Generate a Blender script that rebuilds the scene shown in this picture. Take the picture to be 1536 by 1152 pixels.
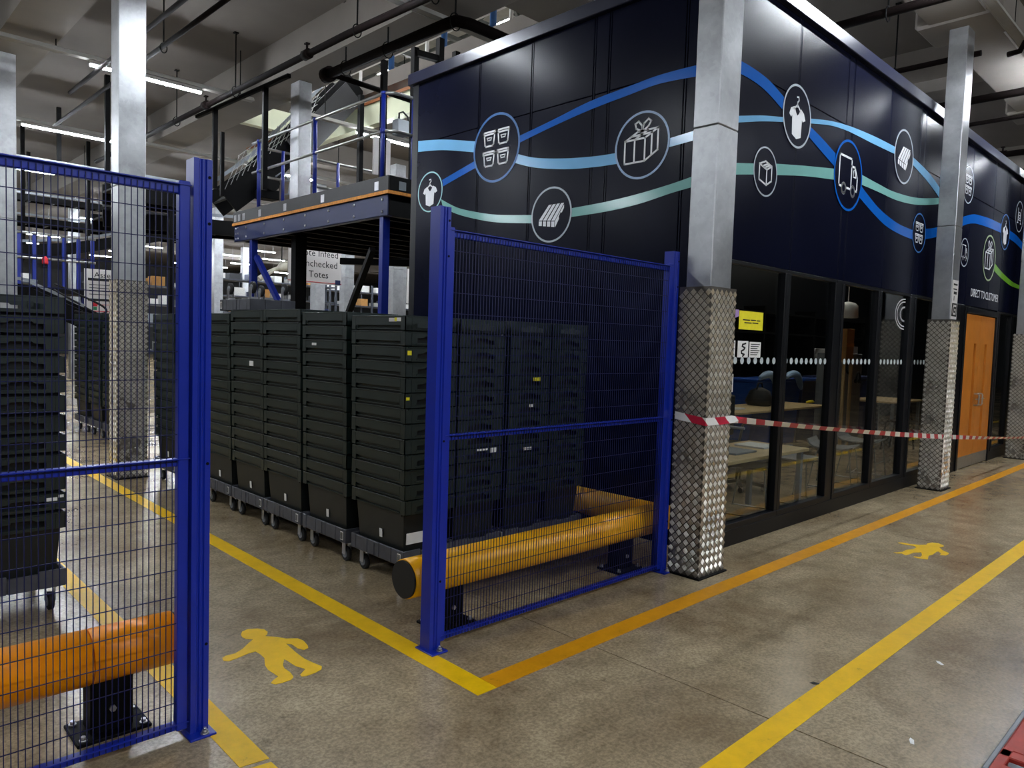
import bpy, bmesh, math, random
from mathutils import Vector, Matrix
random.seed(7)
for o in list(bpy.data.objects): bpy.data.objects.remove(o)
S = bpy.context.scene
COL = S.collection

# ------------------------------------------------------------------ camera
cd = bpy.data.cameras.new('camera'); cam = bpy.data.objects.new('camera', cd); COL.objects.link(cam)
cd.sensor_fit = 'HORIZONTAL'; cd.sensor_width = 36.0
cd.lens = 36.0 * 1103.14 / 1536.0
cd.clip_start = 0.05; cd.clip_end = 300
RM = Matrix(((0.71912704, 0.01763184, -0.69465489), (-0.69415951, 0.06369629, -0.71699746), (0.03160495, 0.99781356, 0.05804503)))
# rows are the world axes in camera coordinates, so camera axes in world are its columns
cam.matrix_world = Matrix.Translation((0, 0, 1.55)) @ RM.to_4x4()
S.camera = cam
# ------------------------------------------------------------------ world, exposure
w = bpy.data.worlds.new('world'); S.world = w; w.use_nodes = True
w.node_tree.nodes['Background'].inputs[0].default_value = (0.9, 0.95, 1, 1)
w.node_tree.nodes['Background'].inputs[1].default_value = 0.01
S.view_settings.view_transform = 'Standard'; S.view_settings.look = 'None'
S.view_settings.exposure = 1.3; S.view_settings.gamma = 1.0; S.view_settings.use_curve_mapping = False
LAMP = 120.0      # strip lamp emission
HALL = 36.0      # lamps of the bright upper hall

# ------------------------------------------------------------------ materials
def lin(c):
    return tuple(((v/255)/12.92 if v/255 <= .04045 else ((v/255+.055)/1.055)**2.4) for v in c)
MATS = {}
def mat(name, rgb, rough=.5, metal=0., var=.12, scale=8., bump=0., emit=0., spec=.5, coat=0., rvar=0.):
    if name in MATS: return MATS[name]
    m = bpy.data.materials.new(name); m.use_nodes = True; nt = m.node_tree; b = nt.nodes['Principled BSDF']
    c = lin(rgb)
    b.inputs['Roughness'].default_value = rough; b.inputs['Metallic'].default_value = metal
    b.inputs['Specular IOR Level'].default_value = spec; b.inputs['Coat Weight'].default_value = coat
    tc = nt.nodes.new('ShaderNodeTexCoord'); n = nt.nodes.new('ShaderNodeTexNoise')
    n.inputs['Scale'].default_value = scale; n.inputs['Detail'].default_value = 5
    nt.links.new(tc.outputs['Object'], n.inputs['Vector'])
    r = nt.nodes.new('ShaderNodeValToRGB'); r.color_ramp.elements[0].position = .3; r.color_ramp.elements[1].position = .7
    r.color_ramp.elements[0].color = tuple(v*(1-var) for v in c)+(1,)
    r.color_ramp.elements[1].color = tuple(min(1, v*(1+var)) for v in c)+(1,)
    nt.links.new(n.outputs['Fac'], r.inputs['Fac']); nt.links.new(r.outputs['Color'], b.inputs['Base Color'])
    if rvar:
        mr = nt.nodes.new('ShaderNodeMapRange'); mr.inputs['To Min'].default_value = max(.03, rough-rvar); mr.inputs['To Max'].default_value = rough+rvar
        nt.links.new(n.outputs['Fac'], mr.inputs['Value']); nt.links.new(mr.outputs['Result'], b.inputs['Roughness'])
    if bump:
        bp = nt.nodes.new('ShaderNodeBump'); bp.inputs['Strength'].default_value = bump; bp.inputs['Distance'].default_value = .01
        nt.links.new(n.outputs['Fac'], bp.inputs['Height']); nt.links.new(bp.outputs['Normal'], b.inputs['Normal'])
    if emit:
        b.inputs['Emission Color'].default_value = c+(1,); b.inputs['Emission Strength'].default_value = emit
    MATS[name] = m; return m

def concrete():
    m = bpy.data.materials.new('polished_concrete'); m.use_nodes = True; nt = m.node_tree; b = nt.nodes['Principled BSDF']; L = nt.links.new
    tc = nt.nodes.new('ShaderNodeTexCoord')
    def noise(s, d, rough=.6, dist=0.):
        n = nt.nodes.new('ShaderNodeTexNoise'); n.inputs['Scale'].default_value = s; n.inputs['Detail'].default_value = d
        n.inputs['Roughness'].default_value = rough; n.inputs['Distortion'].default_value = dist
        L(tc.outputs['Object'], n.inputs['Vector']); return n
    a, f, g, h = noise(1.1, 6, .65, .4), noise(7, 8, .75), noise(60, 3, .7), noise(3.2, 7, .7, 1.2)
    r = nt.nodes.new('ShaderNodeValToRGB'); e = r.color_ramp.elements
    e[0].position = .28; e[0].color = lin((128, 109, 82))+(1,); e[1].position = .72; e[1].color = lin((186, 170, 140))+(1,)
    L(a.outputs['Fac'], r.inputs['Fac'])
    r2 = nt.nodes.new('ShaderNodeValToRGB'); e = r2.color_ramp.elements
    e[0].position = .34; e[0].color = (.5, .48, .45, 1); e[1].position = .6; e[1].color = (1, 1, 1, 1)
    L(f.outputs['Fac'], r2.inputs['Fac'])
    mx = nt.nodes.new('ShaderNodeMixRGB'); mx.blend_type = 'MULTIPLY'; mx.inputs[0].default_value = .6
    L(r.outputs['Color'], mx.inputs[1]); L(r2.outputs['Color'], mx.inputs[2])
    r3 = nt.nodes.new('ShaderNodeValToRGB'); e = r3.color_ramp.elements
    e[0].position = .38; e[0].color = (.5, .48, .45, 1); e[1].position = .62; e[1].color = (1.2, 1.18, 1.14, 1)
    L(g.outputs['Fac'], r3.inputs['Fac'])
    mx2 = nt.nodes.new('ShaderNodeMixRGB'); mx2.blend_type = 'MULTIPLY'; mx2.inputs[0].default_value = .6
    L(mx.outputs['Color'], mx2.inputs[1]); L(r3.outputs['Color'], mx2.inputs[2])
    r4 = nt.nodes.new('ShaderNodeValToRGB'); e = r4.color_ramp.elements   # dark scuffs
    e[0].position = .27; e[0].color = (.3, .28, .26, 1); e[1].position = .36; e[1].color = (1, 1, 1, 1)
    L(h.outputs['Fac'], r4.inputs['Fac'])
    mx3 = nt.nodes.new('ShaderNodeMixRGB'); mx3.blend_type = 'MULTIPLY'; mx3.inputs[0].default_value = .7
    L(mx2.outputs['Color'], mx3.inputs[1]); L(r4.outputs['Color'], mx3.inputs[2]); L(mx3.outputs['Color'], b.inputs['Base Color'])
    mr = nt.nodes.new('ShaderNodeMapRange'); mr.inputs['From Min'].default_value = .3; mr.inputs['From Max'].default_value = .7
    mr.inputs['To Min'].default_value = .24; mr.inputs['To Max'].default_value = .27
    L(a.outputs['Fac'], mr.inputs['Value']); L(mr.outputs['Result'], b.inputs['Roughness'])
    bp = nt.nodes.new('ShaderNodeBump'); bp.inputs['Strength'].default_value = .1; bp.inputs['Distance'].default_value = .004
    L(f.outputs['Fac'], bp.inputs['Height']); L(bp.outputs['Normal'], b.inputs['Normal'])
    return m

def worn_paint(name, rgb, worn=(120, 100, 60), amount=.36):
    m = bpy.data.materials.new(name); m.use_nodes = True; nt = m.node_tree; b = nt.nodes['Principled BSDF']; L = nt.links.new
    tc = nt.nodes.new('ShaderNodeTexCoord'); n = nt.nodes.new('ShaderNodeTexNoise'); n.inputs['Scale'].default_value = 9; n.inputs['Detail'].default_value = 9; n.inputs['Roughness'].default_value = .75
    L(tc.outputs['Object'], n.inputs['Vector'])
    r = nt.nodes.new('ShaderNodeValToRGB'); e = r.color_ramp.elements; c = lin(rgb)
    e[0].position = amount-.05; e[0].color = lin(worn)+(1,); e[1].position = amount+.04; e[1].color = tuple(v*.86 for v in c)+(1,)
    x = r.color_ramp.elements.new(.62); x.color = c+(1,)
    L(n.outputs['Fac'], r.inputs['Fac']); L(r.outputs['Color'], b.inputs['Base Color']); b.inputs['Roughness'].default_value = .42; b.inputs['Specular IOR Level'].default_value = .25
    return m

def galvanised(name, rgb, rough=.36):
    m = bpy.data.materials.new(name); m.use_nodes = True; nt = m.node_tree; b = nt.nodes['Principled BSDF']; L = nt.links.new
    tc = nt.nodes.new('ShaderNodeTexCoord'); v = nt.nodes.new('ShaderNodeTexVoronoi'); v.inputs['Scale'].default_value = 30
    n = nt.nodes.new('ShaderNodeTexNoise'); n.inputs['Scale'].default_value = 3.5; n.inputs['Detail'].default_value = 6
    L(tc.outputs['Object'], v.inputs['Vector']); L(tc.outputs['Object'], n.inputs['Vector'])
    mx = nt.nodes.new('ShaderNodeMixRGB'); mx.inputs[0].default_value = .1; L(n.outputs['Fac'], mx.inputs[1]); L(v.outputs['Color'], mx.inputs[2])
    r = nt.nodes.new('ShaderNodeValToRGB'); e = r.color_ramp.elements; c = lin(rgb)
    e[0].position = .3; e[0].color = tuple(q*.72 for q in c)+(1,); e[1].position = .7; e[1].color = tuple(min(1, q*1.2) for q in c)+(1,)
    L(mx.outputs['Color'], r.inputs['Fac']); L(r.outputs['Color'], b.inputs['Base Color'])
    b.inputs['Metallic'].default_value = .75
    mr = nt.nodes.new('ShaderNodeMapRange'); mr.inputs['To Min'].default_value = rough-.1; mr.inputs['To Max'].default_value = rough+.16
    L(n.outputs['Fac'], mr.inputs['Value']); L(mr.outputs['Result'], b.inputs['Roughness'])
    return m

def glass():
    m = bpy.data.materials.new('window_glass'); m.use_nodes = True; nt = m.node_tree; nt.nodes.remove(nt.nodes['Principled BSDF']); L = nt.links.new
    out = nt.nodes['Material Output']; t = nt.nodes.new('ShaderNodeBsdfTransparent'); g = nt.nodes.new('ShaderNodeBsdfGlossy')
    t.inputs[0].default_value = (.80, .84, .86, 1); g.inputs['Roughness'].default_value = .015
    f0 = nt.nodes.new('ShaderNodeLayerWeight'); f0.inputs['Blend'].default_value = .5
    p5 = nt.nodes.new('ShaderNodeMath'); p5.operation = 'POWER'; p5.inputs[1].default_value = 5; L(f0.outputs['Facing'], p5.inputs[0])
    f = nt.nodes.new('ShaderNodeMath'); f.operation = 'MULTIPLY_ADD'; f.inputs[1].default_value = .92; f.inputs[2].default_value = .045; L(p5.outputs[0], f.inputs[0])
    n = nt.nodes.new('ShaderNodeTexNoise'); n.inputs['Scale'].default_value = 2.5
    ad = nt.nodes.new('ShaderNodeMath'); ad.operation = 'MULTIPLY_ADD'; ad.inputs[1].default_value = .02; L(n.outputs['Fac'], ad.inputs[0]); L(f.outputs[0], ad.inputs[2])
    mx = nt.nodes.new('ShaderNodeMixShader'); L(ad.outputs[0], mx.inputs[0]); L(t.outputs[0], mx.inputs[1]); L(g.outputs[0], mx.inputs[2]); L(mx.outputs[0], out.inputs[0])
    return m

def striped(name, c1, c2, period, axis=0):
    m = bpy.data.materials.new(name); m.use_nodes = True; nt = m.node_tree; b = nt.nodes['Principled BSDF']; L = nt.links.new
    uv = nt.nodes.new('ShaderNodeUVMap'); sp = nt.nodes.new('ShaderNodeSeparateXYZ'); L(uv.outputs[0], sp.inputs[0])
    a = nt.nodes.new('ShaderNodeMath'); a.operation = 'MULTIPLY_ADD'; a.inputs[1].default_value = .06; L(sp.outputs[1], a.inputs[0]); L(sp.outputs[0], a.inputs[2])
    d = nt.nodes.new('ShaderNodeMath'); d.operation = 'DIVIDE'; d.inputs[1].default_value = period; L(a.outputs[0], d.inputs[0])
    f = nt.nodes.new('ShaderNodeMath'); f.operation = 'FRACT'; L(d.outputs[0], f.inputs[0])
    g = nt.nodes.new('ShaderNodeMath'); g.operation = 'GREATER_THAN'; g.inputs[1].default_value = .5; L(f.outputs[0], g.inputs[0])
    mx = nt.nodes.new('ShaderNodeMixRGB'); mx.inputs[1].default_value = lin(c1)+(1,); mx.inputs[2].default_value = lin(c2)+(1,)
    L(g.outputs[0], mx.inputs[0]); L(mx.outputs[0], b.inputs['Base Color']); b.inputs['Roughness'].default_value = .4
    return m

M_CONC = concrete()
M_YEL = worn_paint('yellow_floor_tape', (238, 190, 8), (110, 88, 30), .33)
M_ORA = worn_paint('amber_floor_tape', (214, 146, 10), (110, 84, 34), .34)
M_GALV = galvanised('galvanised_steel', (168, 170, 172))
M_TREAD = galvanised('tread_plate_aluminium', (104, 99, 92), .4)  # duller base, darkened to set off the painted glint of the bars
M_TREADB = galvanised('lit_polished_tread_bar', (226, 222, 212), .27)  # polished bars, colour lifted to stand in for the light they catch
M_GLASS = glass()
M_NAVY = mat('navy_metal_panel', (10, 13, 31), .25, 0, .15, 1.6, .02, spec=.085, rvar=.03)
M_FRAME = mat('black_window_frame', (9, 11, 16), .4, 0, .1, 10, spec=.3)
M_TRIM = mat('navy_coping', (26, 29, 48), .3, .1, .1, 4)
M_BLUE = mat('blue_fence_paint', (4, 36, 152), .33, 0, .08, 6, spec=.5)
M_WIRE = mat('blue_wire_paint', (7, 15, 66), .5, 0, .08, 6, spec=.3)
M_BLUEB = mat('blue_beam_paint', (20, 32, 76), .55, 0, .12, 5)
M_BLUEP = mat('blue_post_paint', (14, 34, 120), .36, 0, .1, 5)
M_BLACK = mat('black_steel', (6, 6, 7), .6, 0, .2, 8, spec=.12)
M_BLACKM = mat('black_matt', (8, 8, 9), .8, 0, .2, 8, spec=.15)
M_PIPE = mat('dark_red_sprinkler_pipe', (15, 8, 7), .85, 0, .2, 12, spec=.12)
M_CEIL = mat('painted_concrete_ceiling', (104, 98, 92), .9, 0, .1, 1.2, .05)
M_BEAMC = mat('painted_concrete_beam', (124, 118, 111), .85, 0, .08, 1.5, .05)
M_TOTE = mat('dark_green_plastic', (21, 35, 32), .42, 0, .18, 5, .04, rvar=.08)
M_TOTE2 = mat('shaded_green_plastic', (12, 18, 16), .5, 0, .18, 6, .04)  # tub darkened below the rim colour to deepen shade inside the hand holes
M_DOLLY = mat('grey_plastic', (70, 72, 80), .5, 0, .2, 14, .06)
M_RUB = mat('black_rubber', (20, 20, 20), .7, 0, .2, 12)
M_ZINC = mat('zinc_plate', (175, 175, 178), .3, .85, .12, 12)
M_BARRO = mat('orange_polymer', (255, 150, 0), .34, 0, .1, 7, .03, spec=.4)
M_BARR = mat('yellow_polymer', (255, 178, 0), .34, 0, .1, 7, .03, spec=.5)
M_WHITE = mat('white_plastic', (225, 225, 225), .45, 0, .04, 6)
M_PAPER = mat('white_paper', (228, 228, 224), .8, 0, .04, 20)
M_INK = mat('black_ink', (18, 18, 18), .8, 0, .1, 20)
M_LABY = mat('yellow_label', (236, 224, 30), .6, 0, .06, 20)
M_LAMP = mat('lamp_diffuser', (240, 247, 255), .5, 0, 0., 2, emit=LAMP)
M_IFILL = mat('office_fill_diffuser', (255, 244, 225), .5, 0, 0., 2, emit=9)  # glow of the added fill lights inside the office
M_HLAMP = mat('hall_lamp_diffuser', (246, 250, 255), .5, 0, 0., 2, emit=HALL)
M_HOUS = mat('light_grey_housing', (150, 148, 142), .5, .1, .06, 6)
M_RAIL = mat('steel_handrail', (150, 150, 146), .3, .8, .12, 8)
M_OSB = mat('deck_board_edge', (196, 128, 48), .75, 0, .25, 30, .1)
M_TOE = mat('dark_grey_toe_board', (32, 32, 33), .6, .0, .12, 7)
M_CREAM = mat('cream_wall_paint', (206, 210, 182), .8, 0, .05, 3)
M_ORNG = mat('orange_edge_strip', (150, 92, 50), .6, 0, .1, 8)
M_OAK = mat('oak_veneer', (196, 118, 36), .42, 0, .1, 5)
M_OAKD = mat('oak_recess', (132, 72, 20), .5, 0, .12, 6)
M_SATIN = mat('satin_steel', (176, 174, 168), .3, .8, .08, 30)
M_DKBLUE = mat('mural_blue', (14, 96, 190), .16, 0, .04, 4, spec=.5)
M_LTBLUE = mat('mural_light_blue', (120, 182, 226), .16, 0, .04, 4)
M_TEAL = mat('mural_teal', (126, 182, 176), .16, 0, .05, 4)
M_GREEN = mat('mural_green', (116, 178, 50), .16, 0, .05, 4)
M_MWHITE = mat('mural_white', (232, 234, 238), .38, 0, .03, 6)
M_RINGG = mat('mural_grey', (176, 186, 196), .35, 0, .03, 6)
M_BEECH = mat('beech_desk_top', (200, 172, 124), .5, 0, .12, 9)
M_GREYS = mat('grey_seat_fabric', (128, 128, 126), .8, 0, .1, 20)
M_CARD = mat('brown_cardboard', (168, 122, 66), .85, 0, .1, 9)
M_NVBIN = mat('navy_bin_plastic', (34, 44, 84), .45, 0, .1, 7)
M_BLBIN = mat('blue_bin_plastic', (30, 72, 150), .45, 0, .1, 7)
M_CLEAR = mat('pale_bag_plastic', (150, 180, 215), .35, 0, .2, 7, .3)
M_GREYM = mat('grey_metal_sheet', (128, 134, 140), .5, .2, .1, 5)
M_RED = mat('red_truck_paint', (160, 48, 36), .5, 0, .25, 12)
M_PURP = mat('purple_sticker', (172, 140, 196), .6, 0, .05, 9)
M_REDS = mat('red_sign_print', (196, 30, 44), .6, 0, .05, 9)
M_SIGN = mat('white_sign_board', (206, 202, 200), .6, 0, .03, 5)
M_TAPE = striped('red_white_barrier_tape', (232, 232, 228), (188, 30, 60), .27)

# ------------------------------------------------------------------ mesh helpers
class MB:
    def __init__(s): s.v = []; s.f = []; s.sm = []; s.uv = None
    def add(s, vs, fs, smooth=False):
        b = len(s.v); s.v += [tuple(p) for p in vs]; s.f += [tuple(i+b for i in f) for f in fs]; s.sm += [smooth]*len(fs); return s
    def box(s, x0, y0, z0, x1, y1, z1, c=0.):
        if x1 < x0: x0, x1 = x1, x0
        if y1 < y0: y0, y1 = y1, y0
        if z1 < z0: z0, z1 = z1, z0
        c = min(c, (x1-x0)*.3, (y1-y0)*.3, (z1-z0)*.3)
        if c <= 0:
            return s.add([(x0,y0,z0),(x1,y0,z0),(x1,y1,z0),(x0,y1,z0),(x0,y0,z1),(x1,y0,z1),(x1,y1,z1),(x0,y1,z1)],
                     [(3,2,1,0),(4,5,6,7),(0,1,5,4),(1,2,6,5),(2,3,7,6),(3,0,4,7)])
        bm = bmesh.new()                        # chamfered
        bmesh.ops.create_cube(bm, size=1.0)
        for v in bm.verts:
            v.co = Vector(((x0 if v.co.x < 0 else x1), (y0 if v.co.y < 0 else y1), (z0 if v.co.z < 0 else z1)))
        bmesh.ops.bevel(bm, geom=list(bm.edges), offset=c, segments=1, affect='EDGES', profile=.5)
        bm.verts.index_update()
        s.add([v.co.copy() for v in bm.verts], [[v.index for v in f.verts] for f in bm.faces]); bm.free(); return s
    def bar(s, p, q, w, h=None, up=(0,0,1)):
        h = h or w; p, q = Vector(p), Vector(q); d = (q-p).normalized(); u = Vector(up)
        if abs(d.dot(u)) > .98: u = Vector((1,0,0))
        a = d.cross(u).normalized()*(w/2); b = a.cross(d).normalized()*(h/2)
        vs = [p-a-b,p+a-b,p+a+b,p-a+b,q-a-b,q+a-b,q+a+b,q-a+b]
        return s.add(vs, [(0,1,2,3),(7,6,5,4),(4,5,1,0),(5,6,2,1),(6,7,3,2),(7,4,0,3)])
    def tube(s, pts, r, n=8, caps=True, closed=False):
        pts = [Vector(p) for p in pts]; rings = []; N = len(pts); prev = None
        for i, p in enumerate(pts):
            if closed: d = pts[(i+1) % N]-pts[i-1]
            else: d = pts[min(i+1, N-1)]-pts[max(i-1, 0)]
            d.normalize()
            if prev is None:
                u = Vector((0,0,1)) if abs(d.z) < .9 else Vector((1,0,0)); a = d.cross(u).normalized()
            else:
                a = (prev-d*prev.dot(d)).normalized()
            prev = a; b = d.cross(a)
            rr = r[i] if isinstance(r, (list, tuple)) else r
            rings.append([p+a*math.cos(t)*rr+b*math.sin(t)*rr for t in [2*math.pi*k/n for k in range(n)]])
        vs = [v for R in rings for v in R]; fs = []
        for i in range(N if closed else N-1):
            j = (i+1) % N
            for k in range(n): fs.append((i*n+k, i*n+(k+1) % n, j*n+(k+1) % n, j*n+k))
        s.add(vs, fs, True)
        if caps and not closed:
            b = len(s.v)-len(vs); s.f.append(tuple(b+k for k in reversed(range(n)))); s.sm.append(False)
            s.f.append(tuple(b+(N-1)*n+k for k in range(n))); s.sm.append(False)
        return s
    def cyl(s, p, q, r, n=16): return s.tube([p, q], r, n)
    def prism(s, poly, fn, d0, d1):
        """2-D polygon poly extruded from depth d0 to d1; fn(u, v, d) -> point"""
        n = len(poly); vs = [fn(u, v, d0) for u, v in poly]+[fn(u, v, d1) for u, v in poly]
        return s.add(vs, [tuple(range(n)), tuple(range(2*n-1, n-1, -1))]+[(i, i+n, (i+1) % n+n, (i+1) % n) for i in range(n)])
    def build(s, name, m, parent=None, bevel=0.):
        me = bpy.data.meshes.new(name)
        off = Vector(parent['_w']) if parent is not None and '_w' in parent else Vector((0,0,0))
        me.from_pydata([Vector(v)-off for v in s.v], [], s.f); me.polygons.foreach_set('use_smooth', s.sm)
        bm = bmesh.new(); bm.from_mesh(me); bmesh.ops.recalc_face_normals(bm, faces=bm.faces); bm.to_mesh(me); bm.free()
        me.materials.append(m); me.update()
        o = bpy.data.objects.new(name, me); COL.objects.link(o)
        if parent is not None:
            o.parent = parent; o['_w'] = list(parent['_w']) if '_w' in parent else [0,0,0]
        else: o['_w'] = [0,0,0]
        return o
def tag(o, label=None, cat=None, group=None, kind=None):
    if label: o['label'] = label
    if cat: o['category'] = cat
    if group: o['group'] = group
    if kind: o['kind'] = kind
    return o
def root(name, loc, label, cat, group=None):
    o = bpy.data.objects.new(name, None); COL.objects.link(o); o.location = loc; o['_w'] = list(loc); o.empty_display_size = .1
    return tag(o, label, cat, group)
def copy_tree(o, parent=None):
    c = o.copy(); COL.objects.link(c)
    if parent is not None: c.parent = parent
    for ch in list(o.children): copy_tree(ch, c)
    return c
def rect(x0, y0, z0, x1, y1, z1, c=0.): return MB().box(x0, y0, z0, x1, y1, z1, c)
def catmull(P, k=6):
    P = [P[0]]+list(P)+[P[-1]]; out = []
    for i in range(1, len(P)-2):
        for t in [j/k for j in range(k)]:
            p0, p1, p2, p3 = P[i-1], P[i], P[i+1], P[i+2]
            out.append(tuple(.5*(2*b+(c-a)*t+(2*a-5*b+4*c-d)*t*t+(-a+3*b-3*c+d)*t**3) for a, b, c, d in zip(p0, p1, p2, p3)))
    out.append(tuple(P[-2])); return out
ORD = ['top', 'second', 'third', 'fourth', 'fifth', 'sixth', 'seventh', 'eighth', 'ninth', 'tenth', 'eleventh', 'twelfth', 'thirteenth', 'fourteenth']
# ================================================================== SETTING
def st(o, label): return tag(o, label, None, None, 'structure')
# floor: cast slabs with open joints over a base
fl = st(rect(-14, -10, -.25, 45, 50, -.03).build('floor', M_BLACKM), 'polished concrete warehouse floor')
xs = [-14, -3.6, 2.9, 6.735, 10.86, 15.2, 24, 45]; ys = [-10, 14.5, 28, 50]
for i in range(len(xs)-1):
    for j in range(len(ys)-1):
        rect(xs[i]+.004, ys[j]+.004, -.03, xs[i+1]-.004, ys[j+1]-.004, 0).build('slab', M_CONC, fl)
# ceiling round the opening to the upper hall
ce = MB()
ce.box(-14, -10, 5.75, 5.6, 50, 6.0); ce.box(7.15, -10, 5.75, 45, 50, 6.0)
ce.box(5.6, -10, 5.75, 7.15, 7.0, 6.0); ce.box(5.6, 12.7, 5.75, 7.15, 50, 6.0)
st(ce.build('ceiling', M_CEIL), 'dim painted concrete ceiling slab')
def beam(x0, y0, x1, y1, lab, z0=5.2):
    return st(rect(x0, y0, z0, x1, y1, 5.75).build('ceiling_beam', M_BEAMC), lab)
beam(5.0, -10, 5.6, 50, 'concrete downstand beam beside the ceiling opening')
beam(1.85, -10, 2.45, 50, 'concrete downstand beam at the left edge of the view')
beam(5.6, 2.35, 45, 2.9, 'concrete downstand beam over the office front')
for y in (14.6, 22, 29.5, 37): beam(7.15, y, 45, y+.5, 'concrete cross beam deep in the hall', 5.25)
for x in (11.2, 17.5, 24): beam(x, 2.9, x+.5, 50, 'concrete beam beyond the office roof', 5.3)
# column capital blocks in the beam over the office
for cx in (9.43, 13.45):
    st(rect(cx-.35, 2.2, 5.18, cx+.35, 3.05, 5.74, .03).build('trim_capital', M_BEAMC), 'concrete block where the office front column meets its beam')
# hall walls far away
st(rect(-14, 49.8, 0, 45, 50, 11).build('wall_far', mat('far_wall', (52, 52, 52), .8)), 'far wall of the warehouse')
st(rect(44.8, -10, 0, 45, 50, 11).build('wall_right', mat('far_wall', (52, 52, 52), .8)), 'right wall of the warehouse')
st(rect(-14.2, -10, 0, -14, 50, 11).build('wall_left_hall', mat('far_wall', (52, 52, 52), .8)), 'left wall of the warehouse')
st(rect(-14, -10.2, 0, 45, -10, 11).build('wall_near', mat('far_wall', (52, 52, 52), .8)), 'wall of the warehouse behind the camera')
# upper hall seen through the opening
M_ROOF = mat('roof_sheet', (150, 150, 140), .7, 0, .1, 4)
up = MB()
up.box(-2, 4, 11.0, 24, 34, 11.2)
st(up.build('ceiling_upper_hall', M_ROOF), 'sheeted roof of the bright upper hall')
tr = MB()
for y in range(5, 34, 3):
    tr.bar((-2, y, 10.2), (24, y, 10.2), .12); tr.bar((-2, y, 9.3), (24, y, 9.3), .12)
    for x in range(-2, 23, 2): tr.bar((x, y, 9.3), (x+1, y, 10.2), .07); tr.bar((x+1, y, 10.2), (x+2, y, 9.3), .07)
for x in range(-1, 24, 3): tr.bar((x, 4, 10.3), (x, 34, 10.3), .1)
st(tr.build('trim_roof_truss', mat('roof_truss', (96, 100, 96), .6)), 'steel lattice roof trusses of the upper hall')
hl = MB()
for x in (7, 10, 13.5, 17):
    for y in (8, 12.5, 17, 21.5, 26):
        hl.box(x-.7, y-.35, 9.05, x+.7, y+.35, 9.1)
lampn = 0
for x in (4.5, 8.2, 12.7, 16):
    for y in (9.5, 13.2, 18.0, 22.5):
        lampn += 1; o = root('high_bay_light', (x, y, 9.05), 'flat bright upper hall panel light, %s lamp of the %s row above the opening' % (['nearest', 'second', 'third', 'farthest'][(lampn-1) % 4], ['left', 'second', 'third', 'right'][(lampn-1)//4]), 'light', 'panel lights of the upper hall')
        rect(x-.7, y-.4, 9.06, x+.7, y+.4, 9.12).build('housing', M_HOUS, o); rect(x-.66, y-.36, 9.03, x+.66, y+.36, 9.06).build('diffuser', M_HLAMP, o)
        MB().bar((x, y, 9.12), (x, y, 11.02), .02).build('hanger', M_BLACK, o)
# cream upstands of the opening
cu = MB(); cu.box(7.15, 7.0, 5.2, 7.3, 16, 5.56); cu.box(5.6, 12.7, 5.2, 7.15, 12.85, 5.56)
st(cu.build('trim_opening_upstand', M_CREAM), 'cream upstand round the ceiling opening')
st(rect(7.13, 7.0, 5.56, 7.32, 16, 5.61).build('trim_opening_edge', M_ORNG), 'orange edging strip along the top of the cream upstand')
o = root('upper_guard_rail', (7.5, 12, 6.0), 'pale guard rails along the upper hall edge above the ceiling opening', 'railing')
M_PRAIL = mat('pale_rail', (210, 210, 205), .5)
for x, y0, y1, z in ((7.5, 7.4, 26, 6.95), (7.5, 7.4, 26, 6.45), (7.5, 7.4, 26, 6.7)): MB().cyl((x, y0, z), (x, y1, z), .035, 8).build('rail', M_PRAIL, o)
for y in range(8, 26, 2): MB().cyl((7.5, y, 6.0), (7.5, y, 6.95), .03, 8).build('post', M_PRAIL, o)
for x, y, lb in ((7.42, 10.9, 'thin blue upright of the upper hall, left of the tall black channels'), (7.42, 9.45, 'thin blue upright of the upper hall between the black channels'), (7.42, 8.3, 'thin blue upright of the upper hall nearest the office coping')):
    t = root('blue_pole', (x, y, 6.0), lb, 'pole'); MB().cyl((x, y, 6.0), (x, y, 9.9), .05, 8).build('tube', mat('upper_blue', (40, 96, 160), .5), t); MB().cyl((x, y, 6.0), (x, y, 6.03), .1, 10).build('base_flange', M_BLACK, t)

# ------------------------------------------------------------------ office
AX, BY, YB, XE, ZT = 4.84, 2.88, 6.6, 22.0, 4.30
wa = st(rect(AX+.03, BY+.03, 0, AX+.10, YB-.02, ZT).build('wall_left', M_FRAME), 'navy metal clad side wall of the office box with icon mural')
seamA = [BY+.0, 3.22, 3.96, 4.12, 4.857, 5.58, YB]
for z0, z1 in ((0.0, 3.636), (3.642, ZT)):
    for a, b in zip(seamA[:-1], seamA[1:]):
        rect(AX, a+.014, z0, AX+.03, b-.014, z1, .003).build('wall_panel', M_NAVY, wa)
for y in (5.58, 4.857, 4.12, 3.96, 3.22):
    rect(AX+.001, y-.008, 0, AX+.03, y+.008, ZT, .003).build('cover_strip', M_NAVY, wa)
wf = st(rect(AX+.03, BY+.03, 2.24, XE, BY+.10, ZT).build('wall_front', M_FRAME), 'navy metal clad front wall of the office with icon mural over the windows')
seamB = [AX, 6.0, 6.98, 7.12, 8.08, 9.0, 9.15, 9.95, 11.05, 12.16, 12.78, 13.6, 14.6, 15.6, 16.6, 17.6, 18.6, 19.6, 20.6, XE]
for z0, z1 in ((2.22, 3.636), (3.642, ZT)):
    for a, b in zip(seamB[:-1], seamB[1:]):
        rect(a+.014, BY, z0, b-.014, BY+.03, z1, .003).build('wall_panel', M_NAVY, wf)
for x in seamB[1:-1]:
    rect(x-.008, BY+.001, 2.22, x+.008, BY+.03, ZT, .003).build('cover_strip', M_NAVY, wf)
st(rect(AX+.0, YB-.02, 0, XE, YB+.08, ZT).build('wall_back', M_FRAME), 'dark back wall of the office')
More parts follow.
